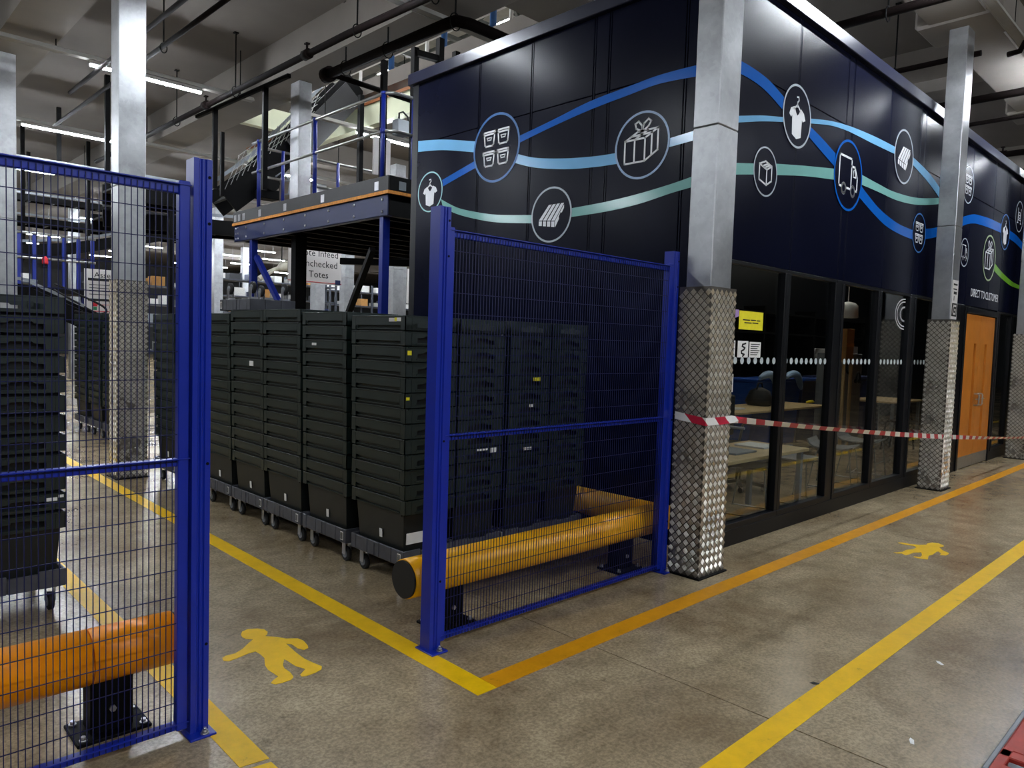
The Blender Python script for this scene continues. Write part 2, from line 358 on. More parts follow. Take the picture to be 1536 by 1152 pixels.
st(rect(AX-.01, BY-.01, ZT, XE, YB+.1, ZT+.04).build('ceiling_office', M_FRAME), 'flat roof of the office box')
co = MB(); co.box(AX-.05, BY-.05, ZT-.02, AX+.08, YB+.12, ZT+.10, .006); co.box(AX-.05, BY-.05, ZT-.02, XE, BY+.08, ZT+.10, .006)
st(co.build('trim_coping', M_TRIM), 'dark metal coping along the top of the office walls')
st(rect(AX, BY-.012, 0, 10.98, BY+.08, .13, .004).build('baseboard_front', M_FRAME), 'black plinth below the office windows')
# windows: frame > pane, dot
wins = [(4.90, 5.97), (5.97, 6.98), (7.10, 8.06), (8.06, 9.0), (9.12, 9.99), (12.80, 13.62), (13.62, 14.6), (14.6, 15.6)]
dotme = None
for i, (a, b) in enumerate(wins):
    f = MB(); z0, z1 = .13, 2.22; t = .05
    f.box(a, BY-.012, z0, b, BY+.06, z0+.05, .004); f.box(a, BY-.0, z1-.03, b, BY+.06, z1, .004)
    f.box(a, BY-.012, z0+.05, a+t, BY+.06, z1-.03, .004); f.box(b-t, BY-.012, z0+.05, b, BY+.06, z1-.03, .004)
    wo = st(f.build('window_%d' % (i+1), M_FRAME), 'tall black framed office window number %d from the corner column' % (i+1))
    rect(a+t-.003, BY+.028, z0+.047, b-t+.003, BY+.034, z1-.027).build('pane', M_GLASS, wo)
    if i < 5:
        n = int(round((b-a-2*t-.06)/.098))
        for k in range(n):
            x = a+t+.06+k*(b-a-2*t-.12)/(n-1)
            if dotme is None:
                d = MB(); d.tube([(0, -.001, 0), (0, .0, 0)], .028, 14); dd = d.build('dot', mat('pale_dot_film', (188, 198, 200), .5)); dotme = dd
                dd.parent = wo; dd.location = (x, BY+.027, 1.455)
            else:
                c = dotme.copy(); COL.objects.link(c); c.parent = wo; c.location = (x, BY+.027, 1.455)
fp = MB(); fp.box(6.98, BY-.004, 0.1, 7.10, BY+.08, 2.22, .004); fp.box(9.0, BY-.004, .1, 9.12, BY+.08, 2.22, .004); fp.box(9.99, BY-.004, 0, 11.06, BY+.08, 2.22, .004)
fp.box(12.70, BY-.004, 0, 12.80, BY+.08, 2.22, .004); fp.box(15.6, BY, 0, XE, BY+.08, 2.22)
fp.box(AX, BY-.004, 0, 4.90, BY+.08, 2.22, .004); fp.box(12.7, BY-.01, 0, 15.6, BY+.08, .13, .004)
st(fp.build('trim_mullion', M_FRAME), 'wide black mullions between the office windows')
# double door
dr = st(MB().box(11.06, BY-.02, 0, 11.13, BY+.07, 2.2, .004).box(12.64, BY-.02, 0, 12.70, BY+.07, 2.2, .004).box(11.13, BY-.02, 2.12, 12.64, BY+.07, 2.2, .004).build('door_1', M_FRAME), 'oak veneered double door in a black frame under the direct to customer lettering')
for x0, x1, sx in ((11.14, 11.882, 11.62), (11.888, 12.63, 12.16)):
    l = MB()
    a, b = sx, sx+.12
    l.box(x0, BY+.0, .17, a, BY+.045, 2.11, .002); l.box(b, BY+.0, .17, x1, BY+.045, 2.11, .002); l.box(a, BY, .17, b, BY+.045, .38); l.box(a, BY, 1.72, b, BY+.045, 2.11)
    lf = l.build('door_leaf', M_OAK, dr)
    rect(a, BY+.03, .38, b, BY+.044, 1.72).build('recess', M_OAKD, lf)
    rect(x0, BY-.003, .012, x1, BY+.045, .17, .001).build('kick_plate', M_SATIN, lf)
    hx = 11.80 if x0 < 11.5 else 11.97
    h = MB(); h.tube([(hx, BY, .86), (hx, BY-.05, .86), (hx, BY-.06, .88), (hx, BY-.06, 1.0), (hx, BY-.05, 1.02), (hx, BY, 1.02)], .011, 8)
    h.tube([(hx, BY-.05, .95), (hx+(.12 if x0 > 11.5 else -.1), BY-.05, .95)], .01, 8)
    h.build('handle', M_SATIN, lf)

# ------------------------------------------------------------------ mural (flat vinyl on the two walls)
def onA(u, v, d): return (AX-.0015-d, u, v)     # u = world y
def onB(u, v, d): return (u, BY-.002-d, v)     # u = world x
def stripe(pts, m, on, wall, d=.001):
    h = len(pts)//2; U = catmull(pts[:h], 6); L = catmull(list(reversed(pts[h:])), 6)
    b = MB(); n = len(U); vs = []
    for dd in (0, d): vs += [on(u, v, dd) for u, v in U]+[on(u, v, dd) for u, v in L]
    fs = []
    for i in range(n-1):
        fs += [(2*n+i, 2*n+i+1, 3*n+i+1, 3*n+i), (i, n+i, n+i+1, i+1), (i, i+1, 2*n+i+1, 2*n+i), (n+i, 3*n+i, 3*n+i+1, n+i+1)]
    fs += [(0, 2*n, 3*n, n), (n-1, 2*n-1, 4*n-1, 3*n-1)]
    b.add(vs, fs); return b.build('mural_stripe', m, wall)
A_ST = [
 (M_LTBLUE, [(6.567,3.676),(6.135,3.618),(5.60,3.507),(5.60,3.4),(6.13,3.509),(6.567,3.56)]),
 (M_LTBLUE, [(5.06,3.309),(4.794,3.225),(4.42,3.161),(4.075,3.126),(3.845,3.117),(3.841,3.028),(4.071,3.036),(4.415,3.067),(4.79,3.136),(5.055,3.218)]),
 (M_LTBLUE, [(3.353,3.146),(3.06,3.171),(2.9,3.19),(2.9,3.115),(3.06,3.099),(3.349,3.079)]),
 (M_DKBLUE, [(6.136,3.203),(5.88,3.262),(5.60,3.327),(5.60,3.255),(5.87,3.194),(6.115,3.137)]),
 (M_DKBLUE, [(5.03,3.452),(4.592,3.52),(4.169,3.594),(3.761,3.629),(3.449,3.651),(3.066,3.644),(2.9,3.63),(2.9,3.545),(3.061,3.558),(3.445,3.584),(3.758,3.56),(4.142,3.525),(4.59,3.463),(5.01,3.39)]),
 (M_TEAL, [(6.146,3.007),(5.893,2.897),(5.62,2.825),(5.268,2.758),(4.78,2.707),(4.78,2.632),(5.264,2.685),(5.617,2.756),(5.89,2.831),(6.11,2.915)]),
 (M_TEAL, [(4.34,2.719),(3.939,2.732),(3.61,2.758),(3.305,2.796),(3.078,2.835),(2.9,2.87),(2.9,2.79),(3.074,2.755),(3.301,2.726),(3.605,2.677),(3.935,2.651),(4.34,2.644)]),
]
for m, p in A_ST: stripe(p, m, onA, wa)
B_ST = [
 (M_DKBLUE, [(4.86,3.66),(5.13,3.674),(5.458,3.652),(5.74,3.584),(5.72,3.484),(5.42,3.559),(5.139,3.582),(4.86,3.57)]),
 (M_DKBLUE, [(6.22,3.466),(6.5,3.41),(6.778,3.34),(6.772,3.224),(6.5,3.296),(6.235,3.37)]),
 (M_DKBLUE, [(7.40,3.155),(7.823,3.028),(8.16,2.966),(8.5,2.93),(8.90,2.922),(8.913,2.82),(8.5,2.83),(8.1,2.865),(7.73,2.945),(7.37,3.045)]),
 (M_DKBLUE, [(9.303,2.987),(9.635,3.04),(9.98,3.116),(10.4,3.24),(10.867,3.354),(11.2,3.42),(11.535,3.447),(12.0,3.47),(12.60,3.475),(12.61,3.35),(12.0,3.342),(11.481,3.323),(11.2,3.30),(10.892,3.246),(10.42,3.12),(9.97,3.004),(9.657,2.931),(9.326,2.872)]),
 (M_DKBLUE, [(13.07,3.446),(13.531,3.421),(14.048,3.333),(14.8,3.15),(14.8,3.03),(14.084,3.213),(13.512,3.299),(13.06,3.327)]),
 (M_LTBLUE, [(4.86,3.23),(5.123,3.294),(5.4,3.36),(5.745,3.427),(5.745,3.389),(5.4,3.315),(5.122,3.246),(4.86,3.18)]),
 (M_LTBLUE, [(6.23,3.526),(6.647,3.6),(7.082,3.648),(7.665,3.681),(8.25,3.695),(8.25,3.622),(7.626,3.605),(7.044,3.594),(6.652,3.561),(6.23,3.486)]),
 (M_LTBLUE, [(8.76,3.697),(9.366,3.617),(9.908,3.467),(10.25,3.31),(10.2,3.22),(9.80,3.39),(9.30,3.52),(8.76,3.618)]),
 (M_TEAL, [(4.86,2.90),(5.1,2.94),(5.32,2.978),(5.33,2.896),(5.1,2.855),(4.86,2.81)]),
 (M_TEAL, [(5.66,3.04),(6.187,3.121),(6.775,3.204),(6.78,3.107),(6.197,3.036),(5.67,2.952)]),
 (M_TEAL, [(7.40,3.261),(7.84,3.247),(8.287,3.241),(9.02,3.293),(9.915,3.438),(10.3,3.52),(10.25,3.44),(9.75,3.335),(9.034,3.219),(8.417,3.168),(7.853,3.17),(7.42,3.169)]),
 (M_GREEN, [(12.36,2.897),(12.813,2.799),(13.465,2.71),(14.093,2.684),(14.05,2.631),(13.376,2.642),(12.736,2.716),(12.329,2.79)]),
]
for m, p in B_ST: stripe(p, m, onB, wf)
def ribbon(b, pts, wd, tr, closed=False):
    """stroke of constant width along a 2-D polyline, tr maps (u, v, d) into the wall"""
    P = [Vector(p) for p in pts]
    if closed: P = P+[P[0]]
    for a, c in zip(P[:-1], P[1:]):
        d = (c-a)
        if d.length < 1e-6: continue
        d.normalize(); n = Vector((-d.y, d.x))*wd/2; e = d*wd*.5
        q = [a-e-n, c+e-n, c+e+n, a-e+n]
        b.prism([tuple(x) for x in q], tr, 0, .0015)
def poly(b, pts, tr): b.prism(pts, tr, 0, .0015)
def circ(cx, cy, r, n=20): return [(cx+r*math.cos(2*math.pi*k/n), cy+r*math.sin(2*math.pi*k/n)) for k in range(n)]
def i_boxes(b, tr):
    for cx in (-.30, .30):
        for cy in (.30, -.28):
            W = .05
            ribbon(b, [(cx-.26, cy+.20), (cx+.26, cy+.20), (cx+.26, cy+.13), (cx-.26, cy+.13)], W, tr, True)
            ribbon(b, [(cx-.22, cy+.11), (cx-.19, cy-.16), (cx-.14, cy-.21), (cx+.14, cy-.21), (cx+.19, cy-.16), (cx+.22, cy+.11)], W, tr)
            ribbon(b, [(cx-.10, cy+.03), (cx+.10, cy+.03), (cx+.07, cy-.04), (cx-.07, cy-.04)], .035, tr, True)
def i_gift(b, tr):
    W = .055
    ribbon(b, [(-.62, -.48), (-.62, .20), (.12, .20), (.12, -.48)], W, tr, True)
    ribbon(b, [(.12, -.48), (.58, -.22), (.58, .42), (.12, .20)], W, tr)
    ribbon(b, [(-.62, .20), (-.14, .42), (.58, .42)], W, tr)
    ribbon(b, [(-.26, -.48), (-.26, .20), (.22, .42)], W, tr); ribbon(b, [(.36, -.34), (.36, .32), (-.38, .31)], W, tr)
    ribbon(b, [(0, .40), (-.22, .52), (-.26, .66), (-.14, .72), (0, .56)], W, tr, True); ribbon(b, [(0, .40), (.06, .62), (.22, .74), (.32, .66), (.22, .52)], W, tr, True)
def i_pallet(b, tr):
    for k in range(4):
        o = k*.21
        poly(b, [(-.60+o, -.16-.02*k), (-.44+o, -.17-.02*k), (.02+o*.95, .36), (-.12+o*.95, .36)], tr)
    for k in range(4):
        o = k*.21
        poly(b, [(-.60+o, -.19-.02*k), (-.45+o, -.20-.02*k), (-.45+o, -.37-.03*k), (-.60+o, -.35-.03*k)], tr)
    poly(b, [(.21, -.25), (.62, .30), (.62, .18), (.52, .02), (.47, .05), (.38, -.10), (.40, -.18), (.22, -.47)], tr)
def i_shirt(b, tr):
    ribbon(b, [(-.02, .30), (-.02, .44), (.07, .52), (.04, .62), (-.06, .60)], .05, tr)
    ribbon(b, [(-.24, .20), (-.02, .36), (.22, .20)], .06, tr)
    poly(b, [(-.22, .28), (-.10, .10), (0, .02), (.10, .10), (.24, .28), (.46, .18), (.58, -.02), (.40, -.10), (.34, -.04), (.30, -.62), (0, -.72), (-.32, -.62), (-.36, -.02), (-.42, -.10), (-.56, -.02), (-.46, .18)], tr)
def i_box(b, tr):
    W = .07
    ribbon(b, [(-.52, -.38), (-.52, .24), (.10, .10), (.10, -.52)], W, tr, True); ribbon(b, [(.10, -.52), (.52, -.30), (.52, .30), (.10, .10)], W, tr)
    ribbon(b, [(-.52, .24), (-.02, .42), (.52, .30)], W, tr); ribbon(b, [(-.28, .18), (.22, .36)], W, tr); ribbon(b, [(-.12, .14), (.36, .32)], W, tr)
def i_truck(b, tr):
    W = .06
    ribbon(b, [(-.42, -.36), (-.64, -.36), (-.64, .50), (.20, .50), (.20, -.36), (-.16, -.36)], W, tr)
    ribbon(b, [(.20, .30), (.44, .30), (.64, .02), (.64, -.36), (.52, -.36)], W, tr)
    ribbon(b, [(.34, .22), (.42, .22), (.54, .02), (.34, .02)], .04, tr, True)
    for cx in (-.29, .36): ribbon(b, circ(cx, -.40, .14, 16), W, tr, True)
def i_robot(b, tr):
    W = .06
    ribbon(b, [(-.36, -.38), (-.36, .40)], W, tr); ribbon(b, [(.36, -.38), (.36, .40)], W, tr); ribbon(b, [(-.50, -.42), (-.26, -.42)], W, tr); ribbon(b, [(.26, -.42), (.50, -.42)], W, tr)
    ribbon(b, [(-.2, -.1), (-.2, .26), (.2, .26), (.2, -.1)], W, tr, True); ribbon(b, [(-.2, .08), (.2, .08)], W, tr); ribbon(b, [(-.3, -.22), (.3, -.22)], W, tr); ribbon(b, circ(-.36, .46, .05, 8), W, tr, True); ribbon(b, circ(.36, .46, .05, 8), W, tr, True)
def emblem(on, wall, cu, cv, r, ringm, icon, sgn=1, iconm=None):
    tr = lambda u, v, d: on(cu+sgn*u*r, cv+v*r, d+.0021)
    disc = MB(); disc.prism(circ(0, 0, .97, 48), lambda u, v, d: on(cu+u*r, cv+v*r, d), .0011, .002); dk = disc.build('mural_disc', M_NAVY, wall)
    b = MB(); n = 48; wd = .066
    for k in range(n):
        a0, a1 = 2*math.pi*k/n, 2*math.pi*(k+1)/n
        b.prism([((1-wd)*math.cos(a0), (1-wd)*math.sin(a0)), (math.cos(a0), math.sin(a0)), (math.cos(a1), math.sin(a1)), ((1-wd)*math.cos(a1), (1-wd)*math.sin(a1))], tr, 0, .0015)
    b.build('mural_ring', ringm, dk)
    i = MB(); icon(i, tr); i.build('mural_icon', iconm or M_MWHITE, dk)
emblem(onA, wa, 6.335, 3.105, .212, mat('mural_pale_teal', (160, 208, 212), .32), i_shirt, -1)
emblem(onA, wa, 5.315, 3.40, .328, mat('mural_mid_blue', (44, 104, 172), .32), i_boxes, -1)
emblem(onA, wa, 3.598, 3.138, .266, mat('mural_grey_blue', (140, 168, 206), .32), i_gift, -1)
emblem(onA, wa, 4.56, 2.688, .246, M_RINGG, i_pallet, -1)
for cu, cv, r, m, ic in [(5.985, 3.487, .257, M_RINGG, i_shirt), (5.493, 2.946, .193, M_RINGG, i_box), (7.085, 3.197, .326, M_DKBLUE, i_truck), (8.50, 3.644, .284, M_RINGG, i_pallet),
                         (9.117, 2.916, .222, mat('mural_mid_blue', (44, 104, 172), .32), i_boxes), (12.07, 2.931, .322, mat('mural_pale_green', (170, 190, 150), .32), i_gift), (12.838, 3.39, .262, mat('mural_mid_blue', (44, 104, 172), .32), i_shirt),
                         (13.61, 3.722, .237, M_RINGG, i_robot), (10.87, 3.747, .238, M_RINGG, i_boxes), (10.885, 2.885, .184, M_RINGG, i_truck)]:
    emblem(onB, wf, cu, cv, r, m, ic)
def text(s, size, loc, rot, m, parent, name='lettering', sx=1., align='CENTER', ext=.0005):
    c = bpy.data.curves.new(name, 'FONT'); c.body = s; c.size = size; c.align_x = align; c.align_y = 'CENTER'; c.extrude = ext; c.resolution_u = 2
    t_ = bpy.data.objects.new('tmp_text', c); COL.objects.link(t_); bpy.context.view_layer.update()
    me = bpy.data.meshes.new_from_object(t_.evaluated_get(bpy.context.evaluated_depsgraph_get())); bpy.data.objects.remove(t_); bpy.data.curves.remove(c)
    me.materials.clear(); me.materials.append(m); me.name = name
    o = bpy.data.objects.new(name, me); COL.objects.link(o); o.rotation_euler = rot; o.scale = (sx, 1, 1)
    off = Vector(parent['_w']) if parent is not None and '_w' in parent else Vector()
    o.location = Vector(loc)-off; o.parent = parent; return o
text('DIRECT TO CUSTOMER', .155, (12.0, BY-.0025, 2.395), (math.pi/2, 0, 0), M_MWHITE, wf, 'lettering', .86)
# ================================================================== FLOOR MARKINGS
def marking(pts, m, label, z1=.0016, name='floor_line', cat='floor marking'):
    b = MB(); b.prism(pts, lambda u, v, d: (u, v, d), .0003, z1); return tag(b.build(name, m), label, cat)
marking([(2.10, 2.32), (2.215, 2.32), (2.25, 6.6), (2.275, 10), (2.33, 26), (2.215, 26), (2.16, 10), (2.14, 6.6)], M_YEL, 'yellow floor line running back beside the row of tote stacks')
marking([(1.10, 2.47), (1.205, 2.455), (1.215, 3.1), (1.212, 5.4), (1.215, 20), (1.105, 20), (1.105, 4.9), (1.108, 3.1)], M_YEL, 'yellow floor line passing the foot of the left fence post')
marking([(1.10, 2.445), (1.20, 2.43), (1.205, 1.9), (1.10, 1.9)], M_YEL, 'short yellow floor line past a break in front of the left fence post')
marking([(2.217, 2.32), (3.6, 2.335), (6.15, 2.335), (25, 2.335), (25, 2.45), (6.15, 2.452), (3.8, 2.452), (2.218, 2.438)], M_ORA, 'amber floor line running past the corner column and along the office front')
marking([(-2, 1.262), (2.5, 1.266), (25, 1.262), (25, 1.388), (2.4, 1.376), (-2, 1.372)], M_YEL, 'yellow floor line nearest the camera at lower right')
M1 = [(1.601, 3.596), (1.623, 3.63), (1.658, 3.642), (1.699, 3.619), (1.722, 3.586), (1.721, 3.543), (1.705, 3.516), (1.685, 3.5), (1.729, 3.451), (1.753, 3.405), (1.799, 3.37), (1.808, 3.329), (1.795, 3.258), (1.783, 3.232), (1.756, 3.224), (1.741, 3.26), (1.742, 3.326), (1.724, 3.348), (1.712, 3.22), (1.709, 3.13), (1.721, 3.054), (1.731, 3.007), (1.713, 2.979), (1.672, 2.966), (1.627, 2.963), (1.609, 2.973), (1.612, 2.992), (1.659, 3.03), (1.639, 3.089), (1.637, 3.168), (1.633, 3.188), (1.599, 3.134), (1.589, 3.099), (1.59, 3.046), (1.58, 2.993), (1.56, 2.974), (1.513, 2.97), (1.484, 2.979), (1.475, 3.001), (1.492, 3.017), (1.53, 3.04), (1.525, 3.132), (1.536, 3.187), (1.568, 3.259), (1.572, 3.313), (1.569, 3.356), (1.534, 3.357), (1.481, 3.343), (1.427, 3.332), (1.41, 3.353), (1.417, 3.386), (1.441, 3.4), (1.485, 3.397), (1.532, 3.423), (1.592, 3.476), (1.623, 3.5), (1.598, 3.527), (1.592, 3.558)]
M2 = [(6.449, 2.047), (6.481, 2.022), (6.482, 1.968), (6.505, 1.933), (6.522, 1.902), (6.573, 1.871), (6.621, 1.879), (6.689, 1.863), (6.707, 1.822), (6.668, 1.772), (6.636, 1.761), (6.572, 1.776), (6.49, 1.729), (6.449, 1.677), (6.423, 1.665), (6.349, 1.666), (6.323, 1.702), (6.371, 1.706), (6.429, 1.743), (6.401, 1.748), (6.284, 1.741), (6.229, 1.752), (6.106, 1.722), (6.09, 1.75), (6.082, 1.788), (6.09, 1.82), (6.114, 1.818), (6.129, 1.782), (6.2, 1.79), (6.284, 1.822), (6.225, 1.859), (6.148, 1.862), (6.094, 1.872), (6.117, 1.911), (6.09, 1.94), (6.101, 1.964), (6.132, 1.94), (6.175, 1.923), (6.258, 1.925), (6.34, 1.895), (6.426, 1.897), (6.443, 1.928), (6.431, 1.981), (6.43, 2.035)]
marking(M1, M_YEL, 'yellow walking figure painted on the floor between the two fence panels', .0016, 'walkway_symbol')
marking(M2, M_YEL, 'worn yellow walking figure painted on the floor in front of the office windows', .0016, 'walkway_symbol')
# scraps
for (x, y, a), lb in zip([(3.17, .91, .4), (4.09, 1.07, 1.0), (3.37, 1.39, 1.9)], ['small white paper scrap on the floor nearest the pallet truck', 'thin white paper sliver on the floor beyond the pallet truck', 'small dark scrap lying on the nearest yellow floor line']):
    b = MB(); c, s_ = math.cos(a), math.sin(a); l, w_ = .022, .008
    q = [(-l, -w_), (l*.3, -w_*1.2), (l, w_*.2), (l*.2, w_), (-l*.9, w_*.7)]
    b.prism([(x+u*c-v*s_, y+u*s_+v*c) for u, v in q], lambda u, v, d: (u, v, d+(.004 if u > x else 0)), .0018, .0026)
    tag(b.build('paper_scrap', M_RUB if 'dark' in lb else M_PAPER), lb, 'litter')

# ================================================================== FENCING
def fence_post(x, y, label, wx=.068, dy=.075):
    o = root('fence_post', (x, y, 0), label, 'fence post')
    h = 2.185; a = wx/2
    prof = [(-a, 0), (-a*.42, 0), (-a*.30, .006), (-a*.18, .006), (-a*.06, 0), (a*.06, 0), (a*.18, .006), (a*.30, .006), (a*.42, 0), (a, 0), (a, dy), (-a, dy)]
    MB().prism([(x+u, y+v) for u, v in prof], lambda u, v, d: (u, v, d), .008, h).build('upright', M_BLUE, o)
    MB().box(x-.05, y-.045, 0, x+.05, y+dy+.02, .009, .002).build('base_plate', M_BLUE, o)
    for by in (y-.024,):
        b = MB(); b.cyl((x+.012, by, .009), (x+.012, by, .013), .016, 12); b.cyl((x+.012, by, .013), (x+.012, by, .024), .011, 6); b.cyl((x+.012, by, .024), (x+.012, by, .034), .006, 8); b.build('anchor_bolt', M_ZINC, o)
    for z in (.35, 1.05, 1.95, 2.12):
        MB().cyl((x+a*.7, y-.002, z), (x+a*.7, y+.004, z), .006, 8).build('screw_hole', M_BLACKM, o)
    return o
fence_post(1.079, 2.785, 'blue fence post at the right end of the left mesh panel')
fence_post(2.236, 2.800, 'blue fence post in mid picture in front of the tote stacks')
fence_post(4.236, 2.822, 'blue fence post tight against the corner column')
def mesh_panel(x0, x1, y, label, uprights):
    """frame rails plus welded wire mesh 30 x 100"""
    o = root('mesh_fence_panel', ((x0+x1)/2, y, 0), label, 'mesh fence')
    zt, zb = 2.085, .03
    def rail(z0, z1, name):
        b = MB(); b.box(x0, y-.004, z0, x1, y+.02, z1, .003); b.box(x0, y-.02, z1-.004, x1, y+.0, z1); b.build(name, M_BLUE, o)
    rail(zt-.035, zt, 'top_rail'); rail(zb, zb+.03, 'bottom_rail'); rail(1.045, 1.075, 'mid_rail')
    for u0 in uprights: rect(u0, y-.015, zb, u0+.04, y+.02, zt+.012, .003).build('side_upright', M_BLUE, o)
    b = MB(); n = int((x1-x0)/.0203)
    for i in range(1, n):
        x = x0+i*(x1-x0)/n; b.bar((x, y-.008, zb+.004), (x, y-.008, zt-.012), .0028)
    b2 = MB()
    z = zb+.11
    while z < zt-.05:
        b.bar((x0, y-.0045, z), (x1, y-.0045, z), .003, up=(0, 1, 0)); z += .1025
    w_ = b.build('wire_mesh', M_WIRE, o); w_['kind'] = 'stuff'
    return o
mesh_panel(-.46, 1.043, 2.815, 'blue wire mesh fence panel at the left in front of the orange guard rail', (1.0,))
mesh_panel(2.272, 4.20, 2.835, 'blue wire mesh fence panel between the middle post and the corner column', (2.274, 4.16))

# ================================================================== ROUND GUARD RAILS
def barrier_foot(o, x, y, zr, ang=0):
    f = MB(); f.box(x-.075, y-.055, .012, x+.075, y+.055, zr, .006); p = f.build('post', M_BLACK, o)
    MB().cyl((x, y-.0555, .10), (x, y-.066, .10), .013, 6).build('bolt', M_ZINC, p)
    q = rect(x-.13, y-.10, 0, x+.13, y+.10, .014, .003).build('base_plate', M_BLACK, o)
    for sx in (-1, 1):
        for sy in (-1, 1):
            b = MB(); b.cyl((x+sx*.105, y+sy*.075, .014), (x+sx*.105, y+sy*.075, .02), .014, 10); b.cyl((x+sx*.105, y+sy*.075, .02), (x+sx*.105, y+sy*.075, .032), .009, 6); b.build('anchor_bolt', M_ZINC, q)
ZR, RR = .30, .104
o = root('guard_rail', (3.3, 3.06, 0), 'round yellow guard rail with black end cap behind the right mesh panel', 'guard rail')
MB().cyl((2.235, 3.06, ZR), (2.42, 3.06, ZR), RR, 32).build('end_sleeve', M_BARR, o)
MB().tube([(2.423, 3.06, ZR), (4.1, 3.06, ZR), (4.47, 3.06, ZR)], RR, 32).build('rail', M_BARR, o)
MB().tube([(4.47, 3.06-RR*.0, ZR), (4.47, 3.30, ZR), (4.47, 3.95, ZR)], RR, 32).build('return_rail', M_BARR, o)
MB().tube([(4.40, 3.06, ZR), (4.55, 3.06, ZR)], RR+.002, 32).build('corner_joint', M_BARR, o)
c = MB(); c.cyl((2.222, 3.06, ZR), (2.236, 3.06, ZR), RR-.006, 32); c.build('end_cap', M_RUB, o)
for x in (2.52, 4.06): barrier_foot(o, x, 3.06, ZR-.08)
barrier_foot(o, 4.47, 3.75, ZR-.08)
o = root('guard_rail', (.4, 3.06, 0), 'round orange guard rail behind the left mesh panel', 'guard rail')
MB().cyl((.765, 3.06, ZR), (1.07, 3.06, ZR), RR, 32).build('end_sleeve', M_BARRO, o)
MB().cyl((-.6, 3.06, ZR), (.761, 3.06, ZR), RR, 32).build('rail', M_BARRO, o)
MB().cyl((1.07, 3.06, ZR), (1.082, 3.06, ZR), RR-.006, 32).build('end_cap', M_RUB, o)
for x in (.835, -.4): barrier_foot(o, x, 3.06, ZR-.08)

# ================================================================== COLUMNS
def tread_face(b, org, du, dn, wu, z0, z1, p=.0285):
    """raised five-bar squares on a chequer grid turned 45 degrees; org corner, du along the face, dn outward"""
    org, du, dn = Vector(org), Vector(du), Vector(dn); up = Vector((0, 0, 1))
    nu = int(wu/p); nz = int((z1-z0)/p); mu = (wu-(nu-1)*p)/2
    for i in range(nu):
        for j in range(nz):
            if (i+j) % 2: continue
            s = 1 if (i % 2) else -1
            c = org+du*(mu+i*p)+up*(z0+p*.7+j*p)
            if c.z > z1-.012: continue
            ax = (du*s+up).normalized(); ay = (up*s-du).normalized()
            for k in (-2, -1, 0, 1, 2):
                m = c+ay*(k*.0066); l = .0175; hw = .0021
                q = [m-ax*l-ay*hw, m+ax*l-ay*hw, m+ax*l+ay*hw, m-ax*l+ay*hw]
                t = [m-ax*(l-.003)+dn*.003, m+ax*(l-.003)+dn*.003]
                b.add(q+t, [(0, 1, 5, 4), (1, 2, 5), (2, 3, 4, 5), (3, 0, 4)])
def column(cx, cy, label, clad=True, w=(.32, .24), zt=5.2, fine=True, zb=0., u=(.255, .19), zc=1.95):
    o = root('steel_column', (cx, cy, 0), label, 'column')
    a, b_ = u[0]/2, u[1]/2
    for z0, z1 in ((0.0, 3.0), (3.003, zt)) if not zb else ((zb, zt),):
        rect(cx-a, cy-b_, z0, cx+a, cy+b_, z1, .006).build('casing', M_GALV, o)
    if clad:
        x0, x1, y0, y1 = cx-w[0]/2, cx+w[0]/2, cy-w[1]/2, cy+w[1]/2
        c = MB(); t = .003
        c.box(x0, y0, .012, x1, y0+t, zc); c.box(x0, y1-t, .012, x1, y1, zc); c.box(x0, y0+t, .012, x0+t, y1-t, zc); c.box(x1-t, y0+t, .012, x1, y1-t, zc)
        cl = c.build('tread_plate_cladding', M_TREAD, o)
        pat = MB(); p = .0285 if fine else .0285
        tread_face(pat, (x0, y0, 0), (1, 0, 0), (0, -1, 0), w[0], .012, zc); tread_face(pat, (x0, y0, 0), (0, 1, 0), (-1, 0, 0), w[1], .012, zc)
        pt = pat.build('raised_tread', M_TREADB, cl); pt['kind'] = 'stuff'
        rect(x0-.02, y0-.02, 0, x1+.02, y1+.02, .012, .003).build('base_plate', M_BLACK, o)
    return o
c1 = column(4.43, 2.69, 'galvanised steel column with tread plate cladding at the near corner of the office')
c2 = column(9.44, 2.66, 'galvanised steel column with tread plate cladding left of the oak double door')
c3 = column(13.45, 2.66, 'galvanised steel column with tread plate cladding at the right edge of the picture', zc=1.9)
c4 = column(2.46, 8.31, 'galvanised steel column with tread plate cladding seen through the left mesh panel', w=(.29, .28), u=(.26, .25), zc=2.05)
c5 = column(2.02, 12.2, 'bare steel column at the left edge of the picture', clad=False, u=(.28, .28))
c6 = column(5.32, 10.1, 'grey steel column rising behind the platform handrails', clad=False, u=(.2, .26), zb=3.28)
for x, y, lb in [(8.95, 22.0, 'grey steel column directly left of the blue platform leg'), (9.15, 16.4, 'grey steel column behind the diagonal blue platform brace'), (9.9, 16.3, 'grey steel column behind the black leg under the platform'),
                 (9.2, 13.2, 'grey steel column right of the infeed sign'), (11.7, 19.2, 'grey steel column between the black braces under the platform'), (10.5, 14.9, 'grey steel column by the office edge under the platform'),
                 (5.95, 25.2, 'grey steel column left of the asset sign'), (6.3, 21.2, 'grey steel column just right of the clad column behind the left mesh'), (13.8, 31, 'far grey steel column between the racks')]:
    column(x, y, lb, clad=False, u=(.26, .26))
